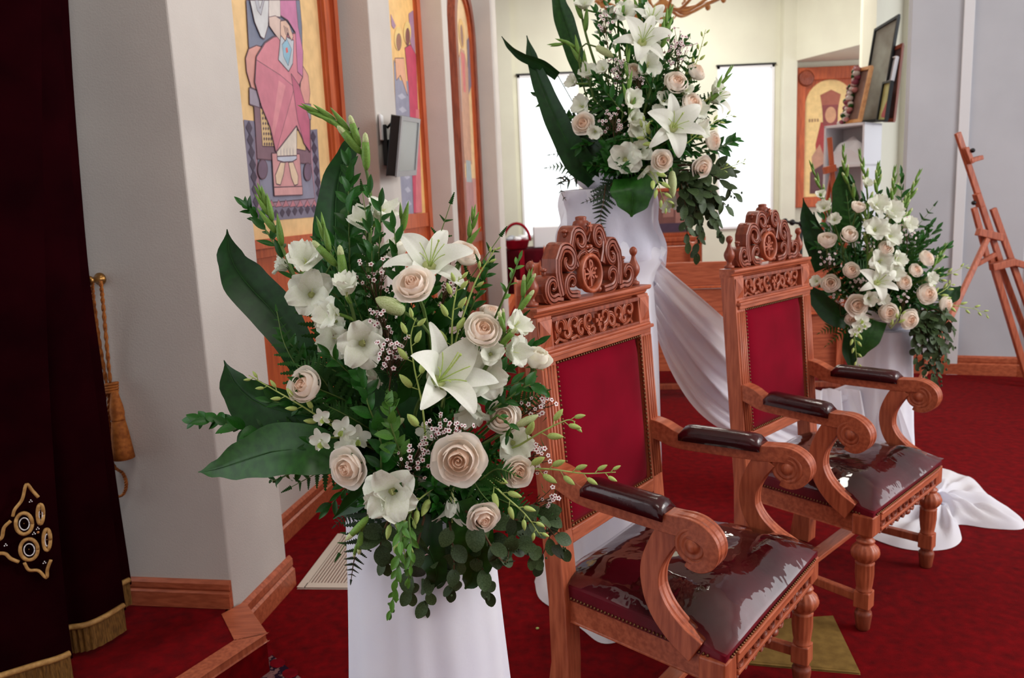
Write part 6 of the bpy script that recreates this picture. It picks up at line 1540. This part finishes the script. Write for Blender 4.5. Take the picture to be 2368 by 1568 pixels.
for pts, w_, k, lb in (([(1370, 400, .1), (1310, 385, .1), (1265, 388, .08)], 30, 'fern', 'fern frond at left low edge of tall bouquet'), ([(1370, 380, .1), (1320, 355, .1), (1272, 358, .08)], 28, 'fern', 'upper fern frond at left of tall bouquet'), ([(1350, 400, .1), (1310, 420, .1), (1298, 410, .08), (1300, 450, .08), (1330, 485, .1)], 22, 'dark', 'thin fern drooping before left window'), ([(1400, 430, .22), (1395, 470, .24), (1388, 505, .23), (1398, 535, .22)], 34, 'dark', 'dark fern hanging on the sheer overlay'), ([(1420, 420, .2), (1390, 450, .22), (1350, 468, .2)], 28, 'dark', 'dark fern pointing left on the sheer overlay')):
    fern(M_, pts, w_, lb, 10, k)
for i in range(11):
    x0, y0 = 1560 + 6 * i, 380 + (i % 4) * 12; x1 = (1590, 1620, 1650, 1680, 1700, 1600, 1640, 1665, 1612, 1690, 1580)[i]; y1 = (560, 530, 510, 480, 450, 500, 470, 540, 585, 400, 470)[i]
    sprig(M_, [(x0, y0, .16), ((x0 + x1) / 2 + 8, (y0 + y1) / 2 - 10, .2 - .01 * i), (x1, y1, .16 - .012 * i)], 'eucalyptus branch right of tall bouquet, tip ' + ('second lowest, nearest the pedestal', 'low in the middle of the mass', 'in front of the far window sill', 'right of centre over the window', 'far right at mid height', 'short and near the hanging lily bud', 'mid height in the middle', 'low beside the lowest one', 'lowest of all over the carved stand', 'highest at the right edge', 'shortest at the left of the mass')[i], 15, 42, 'euc', name='eucalyptus_branch', seeds=12, stemm='stem_brown', cat='eucalyptus', grp='eucalyptus')
fillers(M_, 80, 36, (.03, .8), ('ruscus', 'fern', 'ruscus'), depth=(.2, .85), nl=14, ymax=415)

M2 = Arr('tall', 2.98, (1465, 385), 120, 55, .33, M_.C); fillers(M2, 18, 36, (.02, .8), ('ruscus', 'ruscus', 'fern'), depth=(.75, .95), nl=14)

# ------------------------------------------------------------------ the right bouquet
Q_ = Arr('right', 3.62, (2035, 620), 190, 260, .28, (RP.x, 3.62, .86))
holder(pedR, Q_, .828, .10, 'low bowl of foam hidden under the right bouquet')
blade(Q_, [(1960, 560, .0, 28), (1958, 500, 0, 32), (1952, 440, 0, 26), (1945, 385, 0, 4)], 'broad upright leaf at upper left of right bouquet', 'leaf_broad', .2)
blade(Q_, [(1910, 620, .06, 26), (1888, 560, .06, 26), (1868, 510, .05, 16), (1857, 458, .05, 1)], 'pointed dark leaf at left edge of right bouquet', 'leaf_ti', .3); blade(Q_, [(1895, 590, .05, 16), (1888, 545, .05, 16), (1882, 490, .05, 1)], 'second pointed leaf at left of right bouquet', 'leaf_ti', .3)
blade(Q_, [(1960, 740, .18, 22), (1925, 725, .18, 26), (1890, 690, .16, 20), (1866, 655, .14, 2)], 'dark leaf low left of right bouquet', 'leaf_ti', .3); blade(Q_, [(2020, 740, .2, 30), (2005, 780, .22, 30), (1990, 812, .22, 14), (1975, 828, .2, 2)], 'green leaf hanging over the right drape', 'leaf_broad', .25)
blade(Q_, [(2170, 690, .08, 20), (2200, 680, .08, 20), (2222, 662, .08, 2)], 'dark leaf at right edge of right bouquet', 'leaf_ti', .3); blade(Q_, [(1965, 770, .1, 14), (1966, 810, .1, 18), (1970, 850, .1, 8)], 'dark narrow leaf hanging left of the right drape', 'leaf_ti', .3)
for x, y, s_, am, k, lb in ((1913, 560, 44, (-.2, .7, .6), 'bud', 'white rose at upper left of right bouquet'), (1962, 546, 42, (.0, .5, .8), 'bud', 'cream rose right of the upper left white rose'), (1920, 656, 42, (-.3, .3, .9), 'half', 'blush rose at left middle of right bouquet'), (1981, 706, 46, (-.1, .1, 1), 'open', 'pink blush rose low at left of right bouquet'), (1984, 482, 34, (.0, .7, .6), 'bud', 'cream bud rose near top of right bouquet'), (2053, 722, 44, (0, .1, 1), 'half', 'blush rose low in the middle of right bouquet'), (2100, 738, 46, (.2, 0, 1), 'half', 'blush rose lowest at right of right bouquet'), (2141, 680, 48, (.2, .2, .9), 'half', 'large blush rose at right of right bouquet'), (2089, 653, 38, (.1, .3, .9), 'half', 'pale rose right of the lily in right bouquet'), (2184, 704, 40, (.6, .0, .8), 'half', 'rose at far right of right bouquet'), (2141, 598, 38, (.4, .5, .7), 'half', 'cream rose at upper right of right bouquet'), (1968, 626, 36, (-.1, .3, .9), 'half', 'small rose left of the lily in right bouquet'), (2116, 626, 32, (.2, .4, .8), 'half', 'small rose between the upper right roses'), (2048, 575, 34, (.0, .4, .9), 'half', 'pink tinged rose in upper middle of right bouquet'), (1970, 735, 34, (-.2, -.3, .9), 'half', 'rose half hidden under the pink blush rose')):
    rose(Q_, x, y, s_, am, k, lb, None)
lily(Q_, 2024, 656, 58, (.05, .4, .9), 'wide', 'white lily in the middle of the right bouquet', .28, R(30))
for x, y, s_, am, v_, lb in ((2062, 492, 50, (.2, .4, .8), 1, 'white blossom high in right bouquet'), (2028, 476, 46, (.0, .5, .8), 1, 'white blossom left of the high blossom'), (2025, 530, 52, (-.1, .4, .9), 0, 'cream blossom under the high blossoms'), (2060, 545, 48, (.2, .3, .9), 0, 'white blossom in upper middle of right bouquet'), (2035, 605, 54, (0, .3, 1), 0, 'cream blossom above the lily of right bouquet'), (2066, 628, 44, (.2, .2, .9), 1, 'white blossom right above the lily'), (1905, 480, 34, (-.4, .4, .7), 1, 'small white blossom at upper left edge'), (1930, 508, 30, (-.3, .3, .8), 1, 'small white blossom right of the edge one'), (1888, 650, 30, (-.6, .2, .7), 2, 'small white blossom at left edge'), (2100, 520, 38, (.3, .4, .7), 1, 'white blossom at upper right of right bouquet'), (2150, 645, 34, (.4, .2, .8), 1, 'white blossom by large right rose'), (2075, 600, 38, (.3, .3, .8), 1, 'white blossom above pale rose'), (2010, 690, 36, (-.1, 0, 1), 1, 'white petals under lily in right bouquet'), (2040, 690, 30, (.2, -.2, 1), 1, 'small white petals above low middle rose')):
    floretone(Q_, x, y, s_, am, v_, lb)
for x, y, s_, lb in ((1992, 738, 36, 'white orchid blossom right of low pink rose'), (1985, 755, 34, 'white orchid blossom lower left of right bouquet'), (1975, 768, 28, 'lowest white orchid blossom of right bouquet'), (2000, 750, 28, 'white orchid blossom beside hanging leaf')): den(Q_, x, y, s_, (0, 0, 1), lb, .26)
for pts, fl, lb in (([(1960, 600, .1), (1920, 500, .1), (1895, 430, .08), (1873, 375, .06)], [(1898, 452, 26, (-.2, .5, .7), 2)], 'leaning gladiolus spike leftmost in right bouquet'), ([(2000, 520, .06), (1960, 420, .05), (1948, 335, .04)], [], 'dark green gladiolus spike second from left'), ([(2010, 560, .1), (2004, 430, .08), (1985, 345, .06)], [(2005, 425, 26, (0, .5, .7), 2)], 'gladiolus spike third from left in right bouquet'), ([(2030, 560, .06), (2028, 440, .05), (2030, 378, .04)], [], 'slim pale gladiolus spike in the middle'), ([(2050, 560, .08), (2064, 460, .06), (2068, 385, .05)], [], 'gladiolus spike against the brown frame'), ([(2070, 580, .08), (2100, 470, .06), (2127, 392, .05)], [], 'tall gladiolus spike at right of right bouquet'), ([(2120, 680, .1), (2160, 615, .08), (2185, 565, .06)], [], 'short gladiolus spike at far right'), ([(2010, 680, .2), (2005, 560, .24), (2000, 470, .22)], [], 'gladiolus stem crossing the middle of right bouquet'), ([(2060, 560, .1), (2085, 490, .08), (2098, 450, .08)], [(2075, 500, 30, (.1, .5, .7), 2)], 'short leafy gladiolus at upper right')):
    glad(Q_, pts, fl, lb, .4, 8, 34, .1, tips=4)
for pts, lb, n_ in (([(2150, 690, .14), (2215, 708, .14), (2255, 715, .12), (2285, 728, .12)], 'thin orchid twig reaching far right over the wall', 8), ([(2120, 660, .12), (2180, 640, .12), (2240, 612, .1)], 'pale wispy twig at right of right bouquet', 8), ([(1975, 760, .24), (1978, 800, .25), (1984, 850, .24)], 'lime orchid spray hanging over right drape', 7), ([(2040, 680, .26), (2050, 640, .28), (2075, 600, .27)], 'lime orchid buds in the middle of right bouquet', 7), ([(2060, 760, .24), (2075, 740, .26), (2085, 715, .26)], 'lime buds between the low roses', 5), ([(2150, 690, .14), (2185, 670, .14), (2200, 655, .12)], 'lime buds at right edge of right bouquet', 6)): spray(Q_, pts, lb, n_, 17)
for x, y, r_, n_, lb in ((1915, 605, 34, 18, 'brown waxflower cluster at left of right bouquet'), (1985, 650, 26, 18, 'waxflower cluster left of right lily'), (2095, 540, 34, 18, 'waxflower twigs at upper right of right bouquet'), (2010, 570, 24, 12, 'waxflower twigs left of centre of right bouquet'), (2085, 690, 26, 14, 'waxflower bits above low right rose'), (1940, 690, 28, 12, 'waxflower twigs at lower left of right bouquet')): waxf(Q_, x, y, r_, n_, lb, .2, (x + 4, y + 40), sz=3.4)
fern(Q_, [(1960, 740, .16), (1925, 755, .16), (1895, 770, .14)], 26, 'green fern frond low left of right bouquet', 9); fern(Q_, [(1970, 750, .14), (1940, 775, .14), (1910, 800, .12)], 22, 'second green fern frond low left of right bouquet', 9)
for i in range(11):
    x0, y0 = 2100 + 7 * i, 715 + (i % 3) * 8; x1 = (2120, 2140, 2160, 2175, 2190, 2200, 2168, 2130, 2150, 2205, 2166)[i]; y1 = (840, 870, 880, 850, 830, 800, 890, 800, 820, 770, 900)[i]
    sprig(Q_, [(x0, y0, .16), ((x0 + x1) / 2 + 5, (y0 + y1) / 2 - 8, .18), (x1, y1, .16 - .012 * i)], 'eucalyptus branch right of right bouquet, tip ' + ('leftmost, beside the drape', 'low left over the carpet edge', 'second lowest in the middle', 'low at the right', 'at right edge, mid height', 'high at right edge against wall', 'third lowest, nearly central', 'short at the left', 'short in the middle', 'highest, farthest right', 'lowest, over the throne arm')[i], 15, 30, 'euc', name='eucalyptus_branch', seeds=12, stemm='stem_brown', cat='eucalyptus', grp='eucalyptus')
fillers(Q_, 72, 32, (.03, .8), ('ruscus', 'fern', 'ruscus'), depth=(.2, .85), nl=14, ymax=745)
